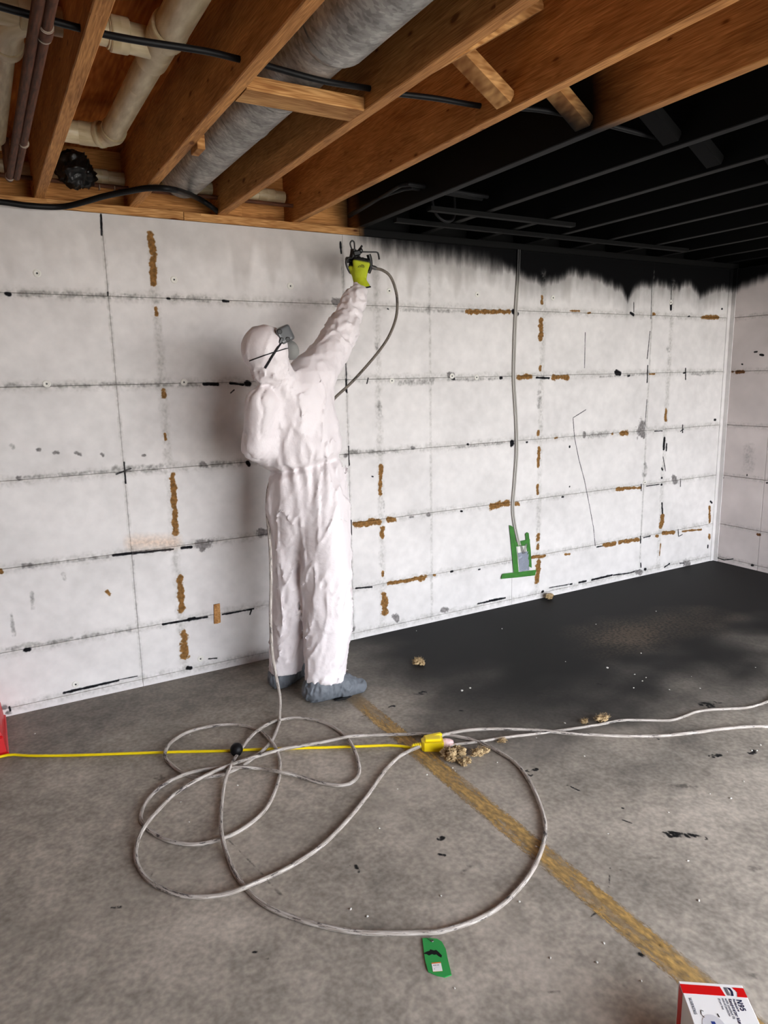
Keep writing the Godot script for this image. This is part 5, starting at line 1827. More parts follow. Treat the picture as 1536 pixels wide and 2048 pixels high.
# ---------------------------------------------------------------- hose and cords
func build_hose() -> void:
	var o := base("paint_hose", "long dirty white paint hose looping over the floor to the spray gun", "hose")
	var s := Shape.new()
	s.tube(curve([Vector3(1.8328, 2.1076, 0.2500), Vector3(1.8690, 2.1018, 0.2430), Vector3(1.9209, 2.0970, 0.2250), Vector3(1.9716, 2.0737, 0.2100), Vector3(2.0072, 2.0176, 0.2000), Vector3(2.0199, 1.9482, 0.2000), Vector3(2.0104, 1.8618, 0.2000), Vector3(1.9682, 1.7743, 0.2050), Vector3(1.9049, 1.6974, 0.2150), Vector3(1.8095, 1.6110, 0.2350), Vector3(1.6898, 1.5145, 0.2600), Vector3(1.5900, 1.4406, 0.2700), Vector3(1.4705, 1.3126, 0.2550), Vector3(1.3569, 1.1915, 0.2500), Vector3(1.2648, 1.1119, 0.2750), Vector3(1.1894, 1.0244, 0.3300), Vector3(1.1517, 0.9021, 0.4000), Vector3(1.1385, 0.7646, 0.4500), Vector3(1.1253, 0.5983, 0.4750), Vector3(1.1047, 0.4330, 0.5000), Vector3(1.0940, 0.2656, 0.5250), Vector3(1.0931, 0.1742, 0.5550), Vector3(1.0914, 0.1061, 0.5900), Vector3(1.0796, 0.0578, 0.6400), Vector3(1.0303, 0.0074, 0.7522)], 0.012), 0.0076, 10, 0.5)
	for j in s.v.size():
		s.c[j] = Color.WHITE.lerp(Color(0.34, 0.32, 0.29), smoothstep(0.9, 1.3, s.v[j].y))
	var floor_part := curve([Vector3(1.0303, 0.0074, 0.7522), Vector3(0.9921, 0.0074, 0.8163), Vector3(0.9403, 0.0095, 0.8947), Vector3(0.8862, 0.0195, 0.9596), Vector3(0.8412, 0.0112, 0.9822), Vector3(0.7913, 0.0075, 1.0076), Vector3(0.7426, 0.0074, 1.0297), Vector3(0.7035, 0.0074, 1.0390), Vector3(0.6689, 0.0074, 1.0396), Vector3(0.6355, 0.0074, 1.0357), Vector3(0.6045, 0.0074, 1.0235), Vector3(0.5758, 0.0074, 1.0016), Vector3(0.5511, 0.0074, 0.9675), Vector3(0.5315, 0.0074, 0.9132), Vector3(0.5182, 0.0076, 0.8548), Vector3(0.5106, 0.0099, 0.8120), Vector3(0.5110, 0.0171, 0.7817), Vector3(0.5284, 0.0168, 0.7355), Vector3(0.5588, 0.0087, 0.6795), Vector3(0.5960, 0.0074, 0.6466), Vector3(0.6371, 0.0074, 0.6257), Vector3(0.6765, 0.0074, 0.6170), Vector3(0.7166, 0.0074, 0.6173), Vector3(0.7588, 0.0074, 0.6244), Vector3(0.7995, 0.0074, 0.6380), Vector3(0.8350, 0.0074, 0.6567), Vector3(0.8660, 0.0074, 0.6815), Vector3(0.8923, 0.0074, 0.7129), Vector3(0.9131, 0.0074, 0.7504), Vector3(0.9268, 0.0080, 0.7941), Vector3(0.9306, 0.0143, 0.8554), Vector3(0.9272, 0.0226, 0.9304), Vector3(0.9242, 0.0192, 0.9892), Vector3(0.9176, 0.0091, 1.0360), Vector3(0.8988, 0.0074, 1.0972), Vector3(0.8717, 0.0074, 1.1607), Vector3(0.8385, 0.0074, 1.2223), Vector3(0.7983, 0.0074, 1.2832), Vector3(0.7571, 0.0074, 1.3355), Vector3(0.7221, 0.0074, 1.3682), Vector3(0.6881, 0.0074, 1.3909), Vector3(0.6509, 0.0074, 1.4102), Vector3(0.6143, 0.0074, 1.4238), Vector3(0.5815, 0.0074, 1.4308), Vector3(0.5508, 0.0074, 1.4328), Vector3(0.5216, 0.0074, 1.4310), Vector3(0.4939, 0.0074, 1.4247), Vector3(0.4683, 0.0074, 1.4148), Vector3(0.4427, 0.0074, 1.3978), Vector3(0.4135, 0.0074, 1.3694), Vector3(0.3858, 0.0074, 1.3330), Vector3(0.3633, 0.0074, 1.2878), Vector3(0.3471, 0.0074, 1.2412), Vector3(0.3391, 0.0074, 1.2024), Vector3(0.3398, 0.0074, 1.1650), Vector3(0.3514, 0.0074, 1.1243), Vector3(0.3706, 0.0074, 1.0849), Vector3(0.3940, 0.0074, 1.0504), Vector3(0.4232, 0.0074, 1.0199), Vector3(0.4588, 0.0086, 0.9943), Vector3(0.4967, 0.0159, 0.9862), Vector3(0.5362, 0.0232, 0.9893), Vector3(0.5837, 0.0155, 0.9759), Vector3(0.6350, 0.0082, 0.9728), Vector3(0.6833, 0.0095, 0.9919), Vector3(0.7247, 0.0200, 1.0322), Vector3(0.7687, 0.0199, 1.0609), Vector3(0.8165, 0.0090, 1.0801), Vector3(0.8499, 0.0184, 1.1353), Vector3(0.8803, 0.0219, 1.1773), Vector3(0.9154, 0.0116, 1.1984), Vector3(0.9455, 0.0076, 1.2359), Vector3(0.9722, 0.0074, 1.2780), Vector3(0.9987, 0.0074, 1.3137), Vector3(1.0252, 0.0074, 1.3413), Vector3(1.0519, 0.0074, 1.3585), Vector3(1.0787, 0.0074, 1.3637), Vector3(1.1065, 0.0074, 1.3535), Vector3(1.1326, 0.0074, 1.3320), Vector3(1.1532, 0.0074, 1.3046), Vector3(1.1724, 0.0074, 1.2648), Vector3(1.1951, 0.0080, 1.2040), Vector3(1.2068, 0.0182, 1.1508), Vector3(1.2224, 0.0125, 1.0762), Vector3(1.2293, 0.0075, 1.0028), Vector3(1.2223, 0.0074, 0.9351), Vector3(1.2063, 0.0074, 0.8731), Vector3(1.1799, 0.0074, 0.8235), Vector3(1.1493, 0.0074, 0.7847), Vector3(1.1230, 0.0074, 0.7584), Vector3(1.0924, 0.0074, 0.7421), Vector3(1.0494, 0.0074, 0.7321), Vector3(0.9999, 0.0089, 0.7368), Vector3(0.9431, 0.0191, 0.7762), Vector3(0.8931, 0.0190, 0.8091), Vector3(0.8527, 0.0085, 0.8342), Vector3(0.8031, 0.0188, 0.9036), Vector3(0.7646, 0.0111, 0.9435), Vector3(0.7205, 0.0226, 1.0181), Vector3(0.6892, 0.0227, 1.0696), Vector3(0.6664, 0.0101, 1.1051), Vector3(0.6379, 0.0074, 1.1727), Vector3(0.6108, 0.0074, 1.2465), Vector3(0.5890, 0.0076, 1.3110), Vector3(0.5697, 0.0131, 1.3786), Vector3(0.5543, 0.0232, 1.4467), Vector3(0.5496, 0.0132, 1.4870), Vector3(0.5440, 0.0075, 1.5430), Vector3(0.5404, 0.0074, 1.6071), Vector3(0.5437, 0.0074, 1.6658), Vector3(0.5518, 0.0074, 1.7203), Vector3(0.5631, 0.0074, 1.7696), Vector3(0.5793, 0.0074, 1.8147), Vector3(0.6020, 0.0074, 1.8555), Vector3(0.6290, 0.0074, 1.8939), Vector3(0.6588, 0.0074, 1.9324), Vector3(0.6906, 0.0074, 1.9687), Vector3(0.7222, 0.0074, 2.0011), Vector3(0.7555, 0.0074, 2.0307), Vector3(0.7922, 0.0074, 2.0579), Vector3(0.8307, 0.0074, 2.0829), Vector3(0.8715, 0.0074, 2.1067), Vector3(0.9099, 0.0074, 2.1275), Vector3(0.9370, 0.0074, 2.1432), Vector3(0.9657, 0.0074, 2.1554), Vector3(1.0097, 0.0074, 2.1654), Vector3(1.0581, 0.0074, 2.1717), Vector3(1.1036, 0.0074, 2.1735), Vector3(1.1495, 0.0074, 2.1702), Vector3(1.1964, 0.0074, 2.1604), Vector3(1.2459, 0.0074, 2.1448), Vector3(1.3007, 0.0074, 2.1236), Vector3(1.3574, 0.0074, 2.0962), Vector3(1.4149, 0.0074, 2.0607), Vector3(1.4683, 0.0074, 2.0216), Vector3(1.5105, 0.0074, 1.9845), Vector3(1.5469, 0.0074, 1.9446), Vector3(1.5799, 0.0074, 1.8992), Vector3(1.6112, 0.0074, 1.8473), Vector3(1.6455, 0.0074, 1.7840), Vector3(1.6768, 0.0074, 1.7178), Vector3(1.7010, 0.0074, 1.6561), Vector3(1.7170, 0.0074, 1.5967), Vector3(1.7213, 0.0074, 1.5400), Vector3(1.7180, 0.0074, 1.4848), Vector3(1.7104, 0.0074, 1.4288), Vector3(1.6970, 0.0074, 1.3763), Vector3(1.6770, 0.0074, 1.3321), Vector3(1.6519, 0.0074, 1.2936), Vector3(1.6277, 0.0074, 1.2624), Vector3(1.5905, 0.0074, 1.2301), Vector3(1.5201, 0.0080, 1.1857), Vector3(1.4410, 0.0081, 1.1393), Vector3(1.3688, 0.0080, 1.0990), Vector3(1.3050, 0.0094, 1.0687), Vector3(1.2590, 0.0179, 1.0634), Vector3(1.2218, 0.0232, 1.0608), Vector3(1.1856, 0.0161, 1.0429), Vector3(1.1428, 0.0124, 1.0321), Vector3(1.0899, 0.0156, 1.0280), Vector3(1.0373, 0.0183, 1.0219), Vector3(0.9909, 0.0194, 1.0127), Vector3(0.9464, 0.0210, 1.0065), Vector3(0.9042, 0.0211, 1.0045), Vector3(0.8630, 0.0187, 1.0010), Vector3(0.8131, 0.0218, 1.0066), Vector3(0.7716, 0.0158, 0.9978), Vector3(0.7379, 0.0224, 1.0121), Vector3(0.7122, 0.0223, 1.0161), Vector3(0.6865, 0.0231, 1.0203), Vector3(0.6588, 0.0179, 1.0174), Vector3(0.6126, 0.0216, 1.0368), Vector3(0.5646, 0.0178, 1.0489), Vector3(0.5190, 0.0085, 1.0570), Vector3(0.4733, 0.0074, 1.0834), Vector3(0.4357, 0.0074, 1.1166), Vector3(0.4029, 0.0085, 1.1529), Vector3(0.3721, 0.0151, 1.1946), Vector3(0.3453, 0.0230, 1.2381), Vector3(0.3254, 0.0186, 1.2637), Vector3(0.3099, 0.0105, 1.2854), Vector3(0.2960, 0.0077, 1.3186), Vector3(0.2858, 0.0074, 1.3569), Vector3(0.2813, 0.0074, 1.3952), Vector3(0.2817, 0.0074, 1.4337), Vector3(0.2866, 0.0074, 1.4732), Vector3(0.2963, 0.0074, 1.5118), Vector3(0.3111, 0.0074, 1.5479), Vector3(0.3304, 0.0074, 1.5820), Vector3(0.3542, 0.0074, 1.6152), Vector3(0.3807, 0.0074, 1.6442), Vector3(0.4080, 0.0074, 1.6648), Vector3(0.4366, 0.0076, 1.6802), Vector3(0.4659, 0.0091, 1.6935), Vector3(0.4955, 0.0144, 1.7072), Vector3(0.5252, 0.0217, 1.7182), Vector3(0.5607, 0.0215, 1.7168), Vector3(0.6065, 0.0120, 1.7027), Vector3(0.6532, 0.0078, 1.6929), Vector3(0.6972, 0.0074, 1.6852), Vector3(0.7416, 0.0074, 1.6748), Vector3(0.7874, 0.0074, 1.6605), Vector3(0.8330, 0.0074, 1.6425), Vector3(0.8759, 0.0074, 1.6210), Vector3(0.9201, 0.0074, 1.5951), Vector3(0.9701, 0.0074, 1.5631), Vector3(1.0223, 0.0074, 1.5271), Vector3(1.0734, 0.0074, 1.4899), Vector3(1.1269, 0.0074, 1.4487), Vector3(1.1881, 0.0074, 1.3977), Vector3(1.2494, 0.0074, 1.3492), Vector3(1.3045, 0.0074, 1.3145), Vector3(1.3545, 0.0079, 1.2906), Vector3(1.3977, 0.0108, 1.2826), Vector3(1.4324, 0.0154, 1.2836), Vector3(1.4539, 0.0170, 1.2827), Vector3(1.4842, 0.0141, 1.2741), Vector3(1.5456, 0.0157, 1.2628), Vector3(1.5961, 0.0221, 1.2605), Vector3(1.6030, 0.0202, 1.2575), Vector3(1.6055, 0.0180, 1.2589), Vector3(1.6482, 0.0105, 1.2524), Vector3(1.6983, 0.0076, 1.2577), Vector3(1.7487, 0.0074, 1.2769), Vector3(1.8000, 0.0074, 1.3019), Vector3(1.8453, 0.0074, 1.3291), Vector3(1.8906, 0.0074, 1.3605), Vector3(1.9421, 0.0074, 1.3987), Vector3(1.9918, 0.0074, 1.4386), Vector3(2.0294, 0.0074, 1.4743), Vector3(2.0674, 0.0074, 1.5109), Vector3(2.1176, 0.0074, 1.5529), Vector3(2.1719, 0.0074, 1.5955), Vector3(2.2265, 0.0074, 1.6356), Vector3(2.2815, 0.0074, 1.6731), Vector3(2.3346, 0.0074, 1.7071), Vector3(2.3899, 0.0074, 1.7375), Vector3(2.4523, 0.0074, 1.7632), Vector3(2.5181, 0.0074, 1.7865), Vector3(2.5870, 0.0074, 1.8097), Vector3(2.6537, 0.0074, 1.8320), Vector3(2.7115, 0.0074, 1.8526), Vector3(2.7634, 0.0074, 1.8740), Vector3(2.8145, 0.0074, 1.9027), Vector3(2.8519, 0.0074, 1.9261)], 0.015)
	s.tube(floor_part, 0.0074, 10, 0.5)
	put("hose", s, M.hose, o)
	s = Shape.new()
	s.tube(PackedVector3Array([Vector3(1.8328, 2.1076, 0.2500), Vector3(1.8491, 2.1051, 0.2470), Vector3(1.8660, 2.1029, 0.2430)]), 0.0115, 12)
	put("fitting", s, M.steel, o)

func build_cords() -> void:
	var o := base("extension_cord", "yellow extension cord lying straight across the floor with a yellow connector", "cord")
	var s := Shape.new()
	s.tube(curve([Vector3(-0.7000, 0.0062, 0.0500), Vector3(-0.4500, 0.0062, 0.3000), Vector3(-0.2000, 0.0062, 0.4100), Vector3(-0.0620, 0.0062, 0.4130), Vector3(0.0210, 0.0062, 0.4700), Vector3(0.1860, 0.0062, 0.5670), Vector3(0.5190, 0.0062, 0.7430), Vector3(0.7410, 0.0062, 0.8660), Vector3(0.9290, 0.0062, 0.9620), Vector3(1.2080, 0.0062, 1.1140), Vector3(1.3590, 0.0062, 1.1930), Vector3(1.4000, 0.0062, 1.2280), Vector3(1.4250, 0.0062, 1.2560)], 0.03), 0.0058, 10)
	put("cord", s, M.yellow, o)
	# the three-way connector
	var at := Vector3(1.502, 0.024, 1.300)
	var ex := Vector3(0.90, 0, 0.43).normalized()
	var ez := Vector3(-0.43, 0, 0.90).normalized()
	var turn := Basis(ex, Vector3.UP, ez)
	s = Shape.new()
	var loop := PackedVector3Array()
	for p in [[-0.044, -0.015], [-0.034, -0.027], [0.040, -0.033], [0.047, -0.026], [0.047, 0.026], [0.040, 0.033], [-0.034, 0.025], [-0.044, 0.013]]:
		loop.append(at + turn * Vector3(p[0], -0.022, p[1]))
	s.prism(loop, Vector3(0, 0.038, 0))
	s.box(at + turn * Vector3(0.004, 0.019, -0.004), Vector3(0.07, 0.012, 0.036), 0.004, turn)
	put("connector", s, M.yellow, o)
	s = Shape.new()
	s.box(at + turn * Vector3(0.010, 0.012, -0.042), Vector3(0.082, 0.012, 0.020), 0.003, turn * Basis(Vector3.UP, 0.30))
	put("connector_cap", s, M.yellow, o)
	s = Shape.new()
	for k in 4:
		s.lathe(at + turn * Vector3(-0.050 - 0.009 * k, -0.006, 0), ex, [Vector2(0.006, -0.004), Vector2(0.0125 - k * 0.001, -0.003), Vector2(0.0125 - k * 0.001, 0.003), Vector2(0.006, 0.004)], 14)
	s.tube(PackedVector3Array([at + turn * Vector3(-0.04, -0.006, 0), at + turn * Vector3(-0.085, -0.010, 0)]), 0.0085, 12)
	put("strain_relief", s, M.yellow, o)

	s = Shape.new()
	s.ball(Vector3(0.7755, 0.0275, 0.9190), Vector3(0.027, 0.0275, 0.027), 0.05, soft, 30.0, 16, 24)
	tag(put("rubber_stopper", s, M.black_rubber, self), "black rubber ball threaded on the yellow cord inside the hose loops", "stopper")

	o = base("power_cord", "thin white cord plugged into the yellow connector and running off right", "cord")
	s = Shape.new()
	s.tube(curve([Vector3(1.5750, 0.0065, 1.3280), Vector3(1.6200, 0.0065, 1.3400), Vector3(1.7040, 0.0065, 1.3680), Vector3(1.8160, 0.0065, 1.3970), Vector3(1.9460, 0.0065, 1.4410), Vector3(2.0810, 0.0065, 1.4830), Vector3(2.2480, 0.0065, 1.5280), Vector3(2.3510, 0.0065, 1.5480), Vector3(2.4400, 0.0065, 1.6000), Vector3(2.5400, 0.0065, 1.6650), Vector3(2.6150, 0.0065, 1.6720), Vector3(2.7310, 0.0065, 1.6760), Vector3(2.8450, 0.0065, 1.7230), Vector3(2.9310, 0.0065, 1.7650), Vector3(3.0080, 0.0065, 1.7760), Vector3(3.0820, 0.0065, 1.7800), Vector3(3.3000, 0.0065, 1.7500), Vector3(3.7000, 0.0065, 1.9000)], 0.03), 0.0062, 10, 0.5)
	put("cord", s, M.cord_white, o)
	s = Shape.new()
	var pe := at + turn * Vector3(0.066, -0.004, -0.006)
	s.lathe(pe, ex, [Vector2(0.0, -0.022), Vector2(0.017, -0.022), Vector2(0.019, -0.006), Vector2(0.016, 0.012), Vector2(0.009, 0.026), Vector2(0.0, 0.028)], 16)
	put("plug", s, M.pink, o, "pale pink plug")

# ---------------------------------------------------------------- things on the floor
func tuft(s: Shape, mid: Vector3, r: Vector3, seed_: int) -> void:
	var f := noise_of(seed_, 1.0, 3)
	var rng := RandomNumberGenerator.new()
	rng.seed = seed_
	var first := s.v.size()
	for k in 16:
		var d := Vector3(rng.randf_range(-1, 1), rng.randf_range(-0.9, 0.8), rng.randf_range(-1, 1)) * 0.62
		var at := mid + d * r
		var q := r * rng.randf_range(0.26, 0.46)
		at.y = maxf(at.y, q.y * 0.8)
		s.ball(at, q, 0.9, f, 95.0, 16, 20)
	for k in 110:
		var d := Vector3(rng.randf_range(-1, 1), rng.randf_range(-0.3, 1), rng.randf_range(-1, 1)).normalized()
		var a := mid + d * r * rng.randf_range(0.7, 1.0)
		var e := Vector3(rng.randf_range(-1, 1), rng.randf_range(-0.5, 1), rng.randf_range(-1, 1)).normalized()
		var len := rng.randf_range(0.004, 0.010)
		s.tube(PackedVector3Array([a, a + (d + e * 0.5) * len * 0.5, a + (d * 0.6 + e) * len]), 0.00045, 4, 1.0, false)
	for i in range(first, s.v.size()):
		s.v[i].y = maxf(s.v[i].y, 0.0008)
		var t := clampf(0.5 + 0.9 * f.get_noise_3dv(s.v[i] * 45.0), 0.0, 1.0)
		s.c[i] = Color(0.62, 0.46, 0.25).lerp(Color(0.27, 0.175, 0.08), t)

func build_floor_things() -> void:
	var made := [
		[[[1.530, 0.030, 1.418, 0.050, 0.032, 0.042], [1.545, 0.016, 1.475, 0.026, 0.018, 0.026]], "large tuft of tan mineral wool lying beside the yellow connector"],
		[[[1.640, 0.016, 1.446, 0.048, 0.018, 0.024]], "smaller tan wool tuft between the large tuft and the hose"],
		[[[2.282, 0.017, 1.505, 0.042, 0.018, 0.022]], "tan wool tuft lying against the white cord at right"],
		[[[2.207, 0.008, 1.474, 0.016, 0.010, 0.011]], "tiny tan wool tuft just left of the tuft at the white cord"],
		[[[1.927, 0.018, 0.520, 0.034, 0.022, 0.030]], "loose brown wool tuft on the dark floor beyond the worker"],
		[[[3.300, 0.022, 0.045, 0.036, 0.024, 0.020]], "brown wool tuft at the foot of the wall below the outlet"],
		[[[1.786, 0.007, 1.415, 0.022, 0.009, 0.012]], "flat brown scrap of wool under the white cord by the hose"],
	]
	for k in made.size():
		var s := Shape.new()
		for q in made[k][0]:
			tuft(s, Vector3(q[0], q[1], q[2]), Vector3(q[3], q[4], q[5]), 200 + k)
		s.smooth()
		tag(put("wool_tuft", s, M.wool, self), made[k][1], "insulation", "tufts of mineral wool on the floor")
	# paint chips and crumbs
	var rng := RandomNumberGenerator.new()
	rng.seed = 77
	var kinds := []
	for k in 3:
		var c := Shape.new()
		c.ball(Vector3.ZERO, Vector3(1.0, 0.45, 0.8), 0.7, soft, 2.0 + k, 4, 6)
		c.smooth()
		kinds.append(c.mesh())
	for q in [[2.752, 1.098, 0.0080], [2.809, 1.231, 0.0042], [2.777, 1.307, 0.0050], [2.826, 1.289, 0.0046], [3.062, 1.053, 0.0045], [2.626, 0.917, 0.0035], [2.131, 1.429, 0.0051], [3.033, 1.401, 0.0030], [3.409, 1.505, 0.0036], [2.809, 1.446, 0.0040], [2.241, 2.171, 0.0047], [1.977, 2.109, 0.0034], [2.688, 1.997, 0.0049], [2.633, 2.017, 0.0052], [2.522, 1.960, 0.0034], [2.001, 1.679, 0.0043], [1.703, 2.084, 0.0030], [2.382, 2.127, 0.0039], [1.935, 1.463, 0.0031], [2.677, 1.340, 0.0051], [1.935, 0.916, 0.0085], [1.987, 0.912, 0.0075], [2.947, 1.516, 0.0047], [1.374, 1.458, 0.0049], [1.490, 1.470, 0.0034], [1.486, 1.493, 0.0032], [1.666, 1.531, 0.0043], [2.202, 2.113, 0.0034], [2.616, 2.006, 0.0046], [1.450, 2.010, 0.0039], [1.051, 2.035, 0.0042], [1.695, 2.445, 0.0051], [1.173, 2.378, 0.0041], [1.323, 2.553, 0.0032], [0.896, 2.325, 0.0033], [1.237, 2.175, 0.0042], [1.334, 2.416, 0.0042], [1.269, 2.452, 0.0044], [1.817, 2.313, 0.0039], [0.707, 1.137, 0.0044], [0.485, 1.271, 0.0039], [0.820, 1.993, 0.0044], [0.790, 1.943, 0.0047], [0.489, 1.133, 0.0034], [1.225, 1.482, 0.0038], [1.049, 1.654, 0.0041], [3.709, 0.618, 0.0045], [2.584, -0.122, 0.0036], [2.563, -0.063, 0.0042], [1.565, 0.379, 0.0044], [2.658, 0.333, 0.0050], [0.651, 0.640, 0.0038], [0.052, 0.260, 0.0044], [2.194, 0.077, 0.0034], [3.200, 0.585, 0.0041]]:
		var o := put("paint_chip", kinds[rng.randi() % 3], M.white_plastic, self)
		o.scale = Vector3.ONE * q[2]
		o.position = Vector3(q[0], 0.40 * q[2], q[1])
		o.rotation.y = rng.randf() * TAU
		tag(o, "white crumb or chip of paint lying loose on the concrete", "paint chip", "white chips scattered on the floor")

	# the green tag
	var o := base("green_card", "green plastic tag with a black paint smear lying below the hose", "tag", Vector3(0.909, 0, 2.222))
	var s := Shape.new()
	var loop := PackedVector3Array()
	for p in [[0.912, 2.147], [0.922, 2.151], [0.946, 2.169], [0.952, 2.185], [0.947, 2.211], [0.931, 2.245], [0.912, 2.289], [0.893, 2.286], [0.878, 2.271], [0.865, 2.249], [0.878, 2.213]]:
		loop.append(Vector3(p[0] - 0.909, 0.001, p[1] - 2.222))
	s.prism(loop, Vector3(0, 0.003, 0))
	put("card", s, plain(Color(0.16, 0.60, 0.28), 0.45), o)
	s = Shape.new()
	loop = PackedVector3Array()
	for p in [[0.885, 2.195], [0.896, 2.193], [0.905, 2.195], [0.909, 2.191], [0.916, 2.200], [0.922, 2.201], [0.924, 2.212], [0.925, 2.225], [0.920, 2.230], [0.916, 2.223], [0.914, 2.214], [0.908, 2.212], [0.905, 2.207], [0.895, 2.207], [0.892, 2.199]]:
		loop.append(Vector3(p[0] - 0.909, 0.0041, p[1] - 2.222))
	s.prism(loop, Vector3(0, 0.0005, 0))
	put("paint_smear", s, M.black_paint, o)
	var im := Image.create(64, 64, false, Image.FORMAT_RGB8)
	im.fill(Color(0.93, 0.93, 0.92))
	im.fill_rect(Rect2i(0, 0, 64, 8), Color(0.85, 0.45, 0.10))
	for k in 14:
		im.fill_rect(Rect2i(8 + k * 3, 17, 2, 6), Color(0.35, 0.35, 0.36) if k != 8 else Color(0.93, 0.93, 0.92))
	for k in 9:
		im.fill_rect(Rect2i(14 + k * 4, 31, 2, 3), Color(0.72, 0.72, 0.76))
	im.fill_rect(Rect2i(10, 42, 6, 7), Color(0.66, 0.66, 0.70))
	var label := plain(Color.WHITE, 0.5)
	label.albedo_texture = ImageTexture.create_from_image(im)
	s = Shape.new()
	var cq := [[0.887, 2.231], [0.910, 2.241], [0.898, 2.268], [0.875, 2.257]]
	var pts := []
	for p in cq:
		pts.append(Vector3(p[0] - 0.909, 0.0046, p[1] - 2.222))
	s.flat(pts, Vector3.UP, [Vector2(0, 0), Vector2(1, 0), Vector2(1, 1), Vector2(0, 1)])
	var low := PackedVector3Array()
	for p in pts:
		low.append(p - Vector3(0, 0.0006, 0))
	s.prism(low, Vector3(0, 0.0005, 0))
	put("sticker", s, label, o, "small white label with an orange edge")
	s = Shape.new()
	s.lathe(Vector3(0.0211, 0.0041, -0.0536), Vector3.UP, [Vector2(0.0022, 0.0), Vector2(0.005, 0.0), Vector2(0.0045, 0.0012), Vector2(0.0022, 0.0012)], 14)
	s.tube(curve([Vector3(0.0211, 0.0041, -0.0536), Vector3(0.012, 0.008, -0.062), Vector3(0.030, 0.004, -0.068), Vector3(0.044, 0.003, -0.088)], 0.01), 0.0007, 6)
	put("eyelet", s, M.steel, o)

	# the red case at the left edge
	o = base("red_case", "red plastic case at the left edge beside the yellow cord", "case", Vector3(-0.29, 0, 0.17))
	s = Shape.new()
	s.box(Vector3(0, 0.006, 0), Vector3(0.47, 0.012, 0.46), 0.004)
	var ring := func(y: float, half: float, halfz: float) -> Array:
		return [Vector3(-half, y, -halfz), Vector3(half, y, -halfz), Vector3(half, y, halfz), Vector3(-half, y, halfz)]
	var lv := [[0.0, 0.228, 0.222], [0.075, 0.220, 0.214], [0.135, 0.203, 0.197], [0.155, 0.197, 0.191]]
	for k in lv.size() - 1:
		var a: Array = ring.call(lv[k][0], lv[k][1], lv[k][2])
		var b: Array = ring.call(lv[k + 1][0], lv[k + 1][1], lv[k + 1][2])
		for i in 4:
			var j := (i + 1) % 4
			s.flat([a[i], a[j], b[j], b[i]], (a[i] + a[j]) * Vector3(1, 0, 1))
	s.flat(ring.call(0.155, 0.197, 0.191), Vector3.UP)
	put("body", s, M.red, o)
	s = Shape.new()
	for q in [-0.16, -0.05, 0.06, 0.17]:
		s.box(Vector3(q, 0.042, 0.2205), Vector3(0.032, 0.070, 0.012), 0.003, Basis(Vector3.RIGHT, -0.1))
	s.box(Vector3(0, 0.080, 0.214), Vector3(0.44, 0.010, 0.014), 0.003)
	put("rib", s, M.red, o)
	s = Shape.new()
	s.tube(curve([Vector3(-0.10, 0.155, 0), Vector3(-0.09, 0.185, 0), Vector3(0, 0.19, 0), Vector3(0.09, 0.185, 0), Vector3(0.10, 0.155, 0)], 0.02), 0.012, 12)
	put("handle", s, M.red_dark, o)

	build_box()

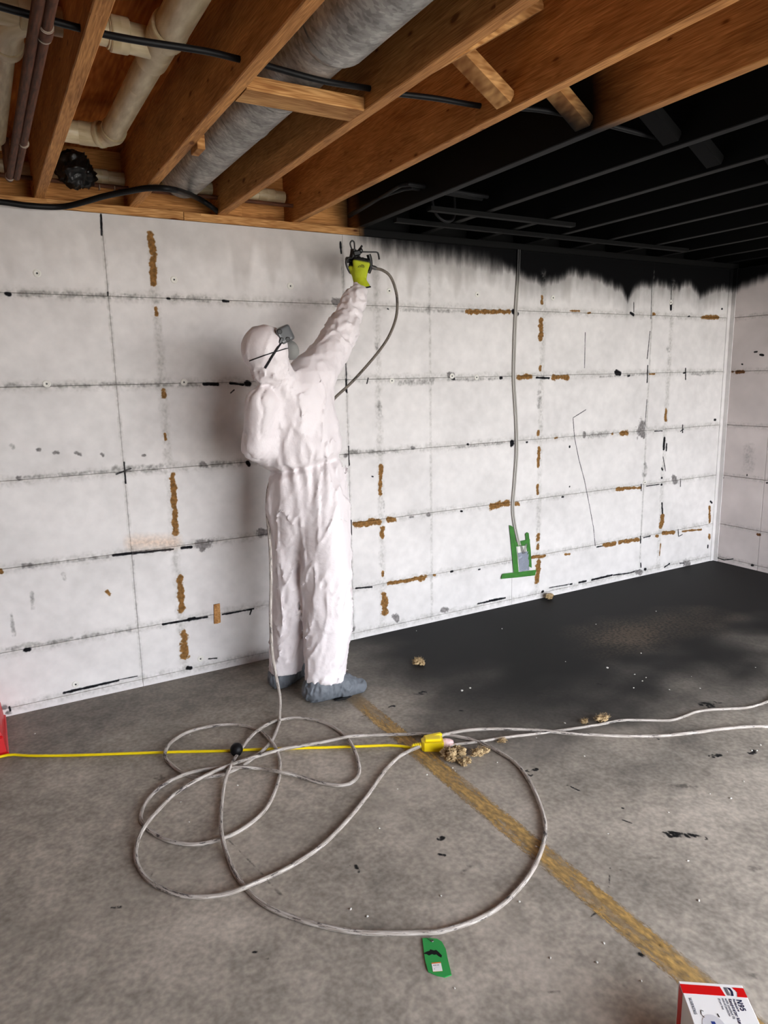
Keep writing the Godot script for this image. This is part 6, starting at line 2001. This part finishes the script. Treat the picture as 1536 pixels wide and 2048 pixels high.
func build_box() -> void:
	# carton of masks in the lower right corner: top face printed
	var o := base("mask_box", "white and red carton of dust masks in the lower right corner", "box", Vector3(1.288, 0.0, 2.684))
	o.rotation.y = -0.623
	var bw := 0.144
	var bd := 0.21
	var bh := 0.13
	var white := plain(Color(0.93, 0.92, 0.91), 0.4)
	var s := Shape.new()
	s.box(Vector3(bw / 2.0, bh / 2.0, bd / 2.0), Vector3(bw, bh, bd), 0.0015)
	put("carton", s, white, o)
	var y := bh + 0.0003
	var cut := func(s2: Shape, pts: Array) -> void:
		var line := PackedVector3Array()
		for p in pts:
			line.append(Vector3(p[0] * bw, y, p[1] * bd))
		s2.prism(line, Vector3(0, 0.0003, 0))
	var red := plain(Color(0.82, 0.03, 0.04), 0.4)
	s = Shape.new()
	cut.call(s, [[0.004, 0.045], [0.63, 0.045], [0.66, 0.165], [0.004, 0.165]])
	cut.call(s, [[0.82, 0.045], [0.995, 0.045], [0.995, 0.165], [0.84, 0.165], [0.87, 0.105]])
	put("red_band", s, red, o)
	s = Shape.new()
	# the red stripe goes on down the left side
	s.box(Vector3(-0.0004, bh / 2.0, bd * 0.105), Vector3(0.0008, bh * 0.98, bd * 0.12), 0.0002)
	put("red_band", s, red, o)
	var blue := plain(Color(0.06, 0.07, 0.22), 0.5)
	var grey := plain(Color(0.42, 0.43, 0.46), 0.5)
	s = Shape.new()
	cut.call(s, [[0.735, 0.05], [0.785, 0.055], [0.805, 0.10], [0.79, 0.155], [0.75, 0.158], [0.775, 0.10]])
	put("logo", s, blue, o)
	s = Shape.new()
	for k in 4:
		cut.call(s, [[0.685 + k * 0.013, 0.05], [0.693 + k * 0.013, 0.05], [0.703 + k * 0.013, 0.155], [0.695 + k * 0.013, 0.155]])
	put("logo", s, grey, o)
	# lettering reads down the box, as seen with its side turned towards the camera
	words_on(o, "N95", bw * 0.84, bd * 0.195, y, 0.0165, blue)
	words_on(o, "Particulate", bw * 0.765, bd * 0.195, y, 0.0062, blue)
	words_on(o, "Respirator Mask", bw * 0.705, bd * 0.195, y, 0.0092, blue)
	words_on(o, "with comfort fit", bw * 0.645, bd * 0.195, y, 0.007, grey)
	words_on(o, "non-oil particles", bw * 0.60, bd * 0.195, y, 0.006, grey)
	words_on(o, "20 per box", bw * 0.54, bd * 0.20, y, 0.006, grey)
	words_on(o, "WARNING", bw * 0.085, bd * 0.22, y, 0.009, grey)
	# the mask pictured on the lid
	s = Shape.new()
	var dome := []
	for k in 24:
		var a := TAU * k / 24
		dome.append([0.30 + 0.17 * cos(a), 0.56 + 0.16 * sin(a) * (1.0 if sin(a) > 0.0 else 0.9)])
	cut.call(s, dome)
	put("mask_picture", s, plain(Color(0.80, 0.79, 0.80), 0.5), o)
	s = Shape.new()
	cut.call(s, [[0.27, 0.50], [0.33, 0.50], [0.34, 0.57], [0.28, 0.57]])
	for j in s.v.size():
		s.v[j].y += 0.0003
	put("mask_picture", s, plain(Color(0.15, 0.22, 0.50), 0.5), o)
	s = Shape.new()
	s.tube(curve([Vector3(bw * 0.20, y, bd * 0.46), Vector3(bw * 0.17, y, bd * 0.42), Vector3(bw * 0.19, y, bd * 0.37), Vector3(bw * 0.22, y, bd * 0.38)], 0.004), 0.0007, 6)
	s.tube(curve([Vector3(bw * 0.42, y, bd * 0.40), Vector3(bw * 0.43, y, bd * 0.44)], 0.004), 0.0012, 6)
	put("mask_picture", s, M.screw, o)

func words_on(o: Node3D, text: String, x: float, z: float, y: float, size: float, mat: Material) -> void:
	var t := TextMesh.new()
	t.text = text
	var font := SystemFont.new()
	font.font_names = PackedStringArray(["Droid Sans"])
	font.font_weight = 700
	t.font = font
	t.font_size = 32
	t.pixel_size = size / 32.0
	t.depth = 0.0004
	t.horizontal_alignment = HORIZONTAL_ALIGNMENT_LEFT
	t.vertical_alignment = VERTICAL_ALIGNMENT_CENTER
	var m := MeshInstance3D.new()
	m.name = "lettering"
	m.mesh = t
	m.material_override = mat
	# text runs along +z with its top towards +x
	m.transform = Transform3D(Basis(Vector3(0, 0, 1), Vector3(1, 0, 0), Vector3(0, 1, 0)), Vector3(x, y, z))
	o.add_child(m, true)
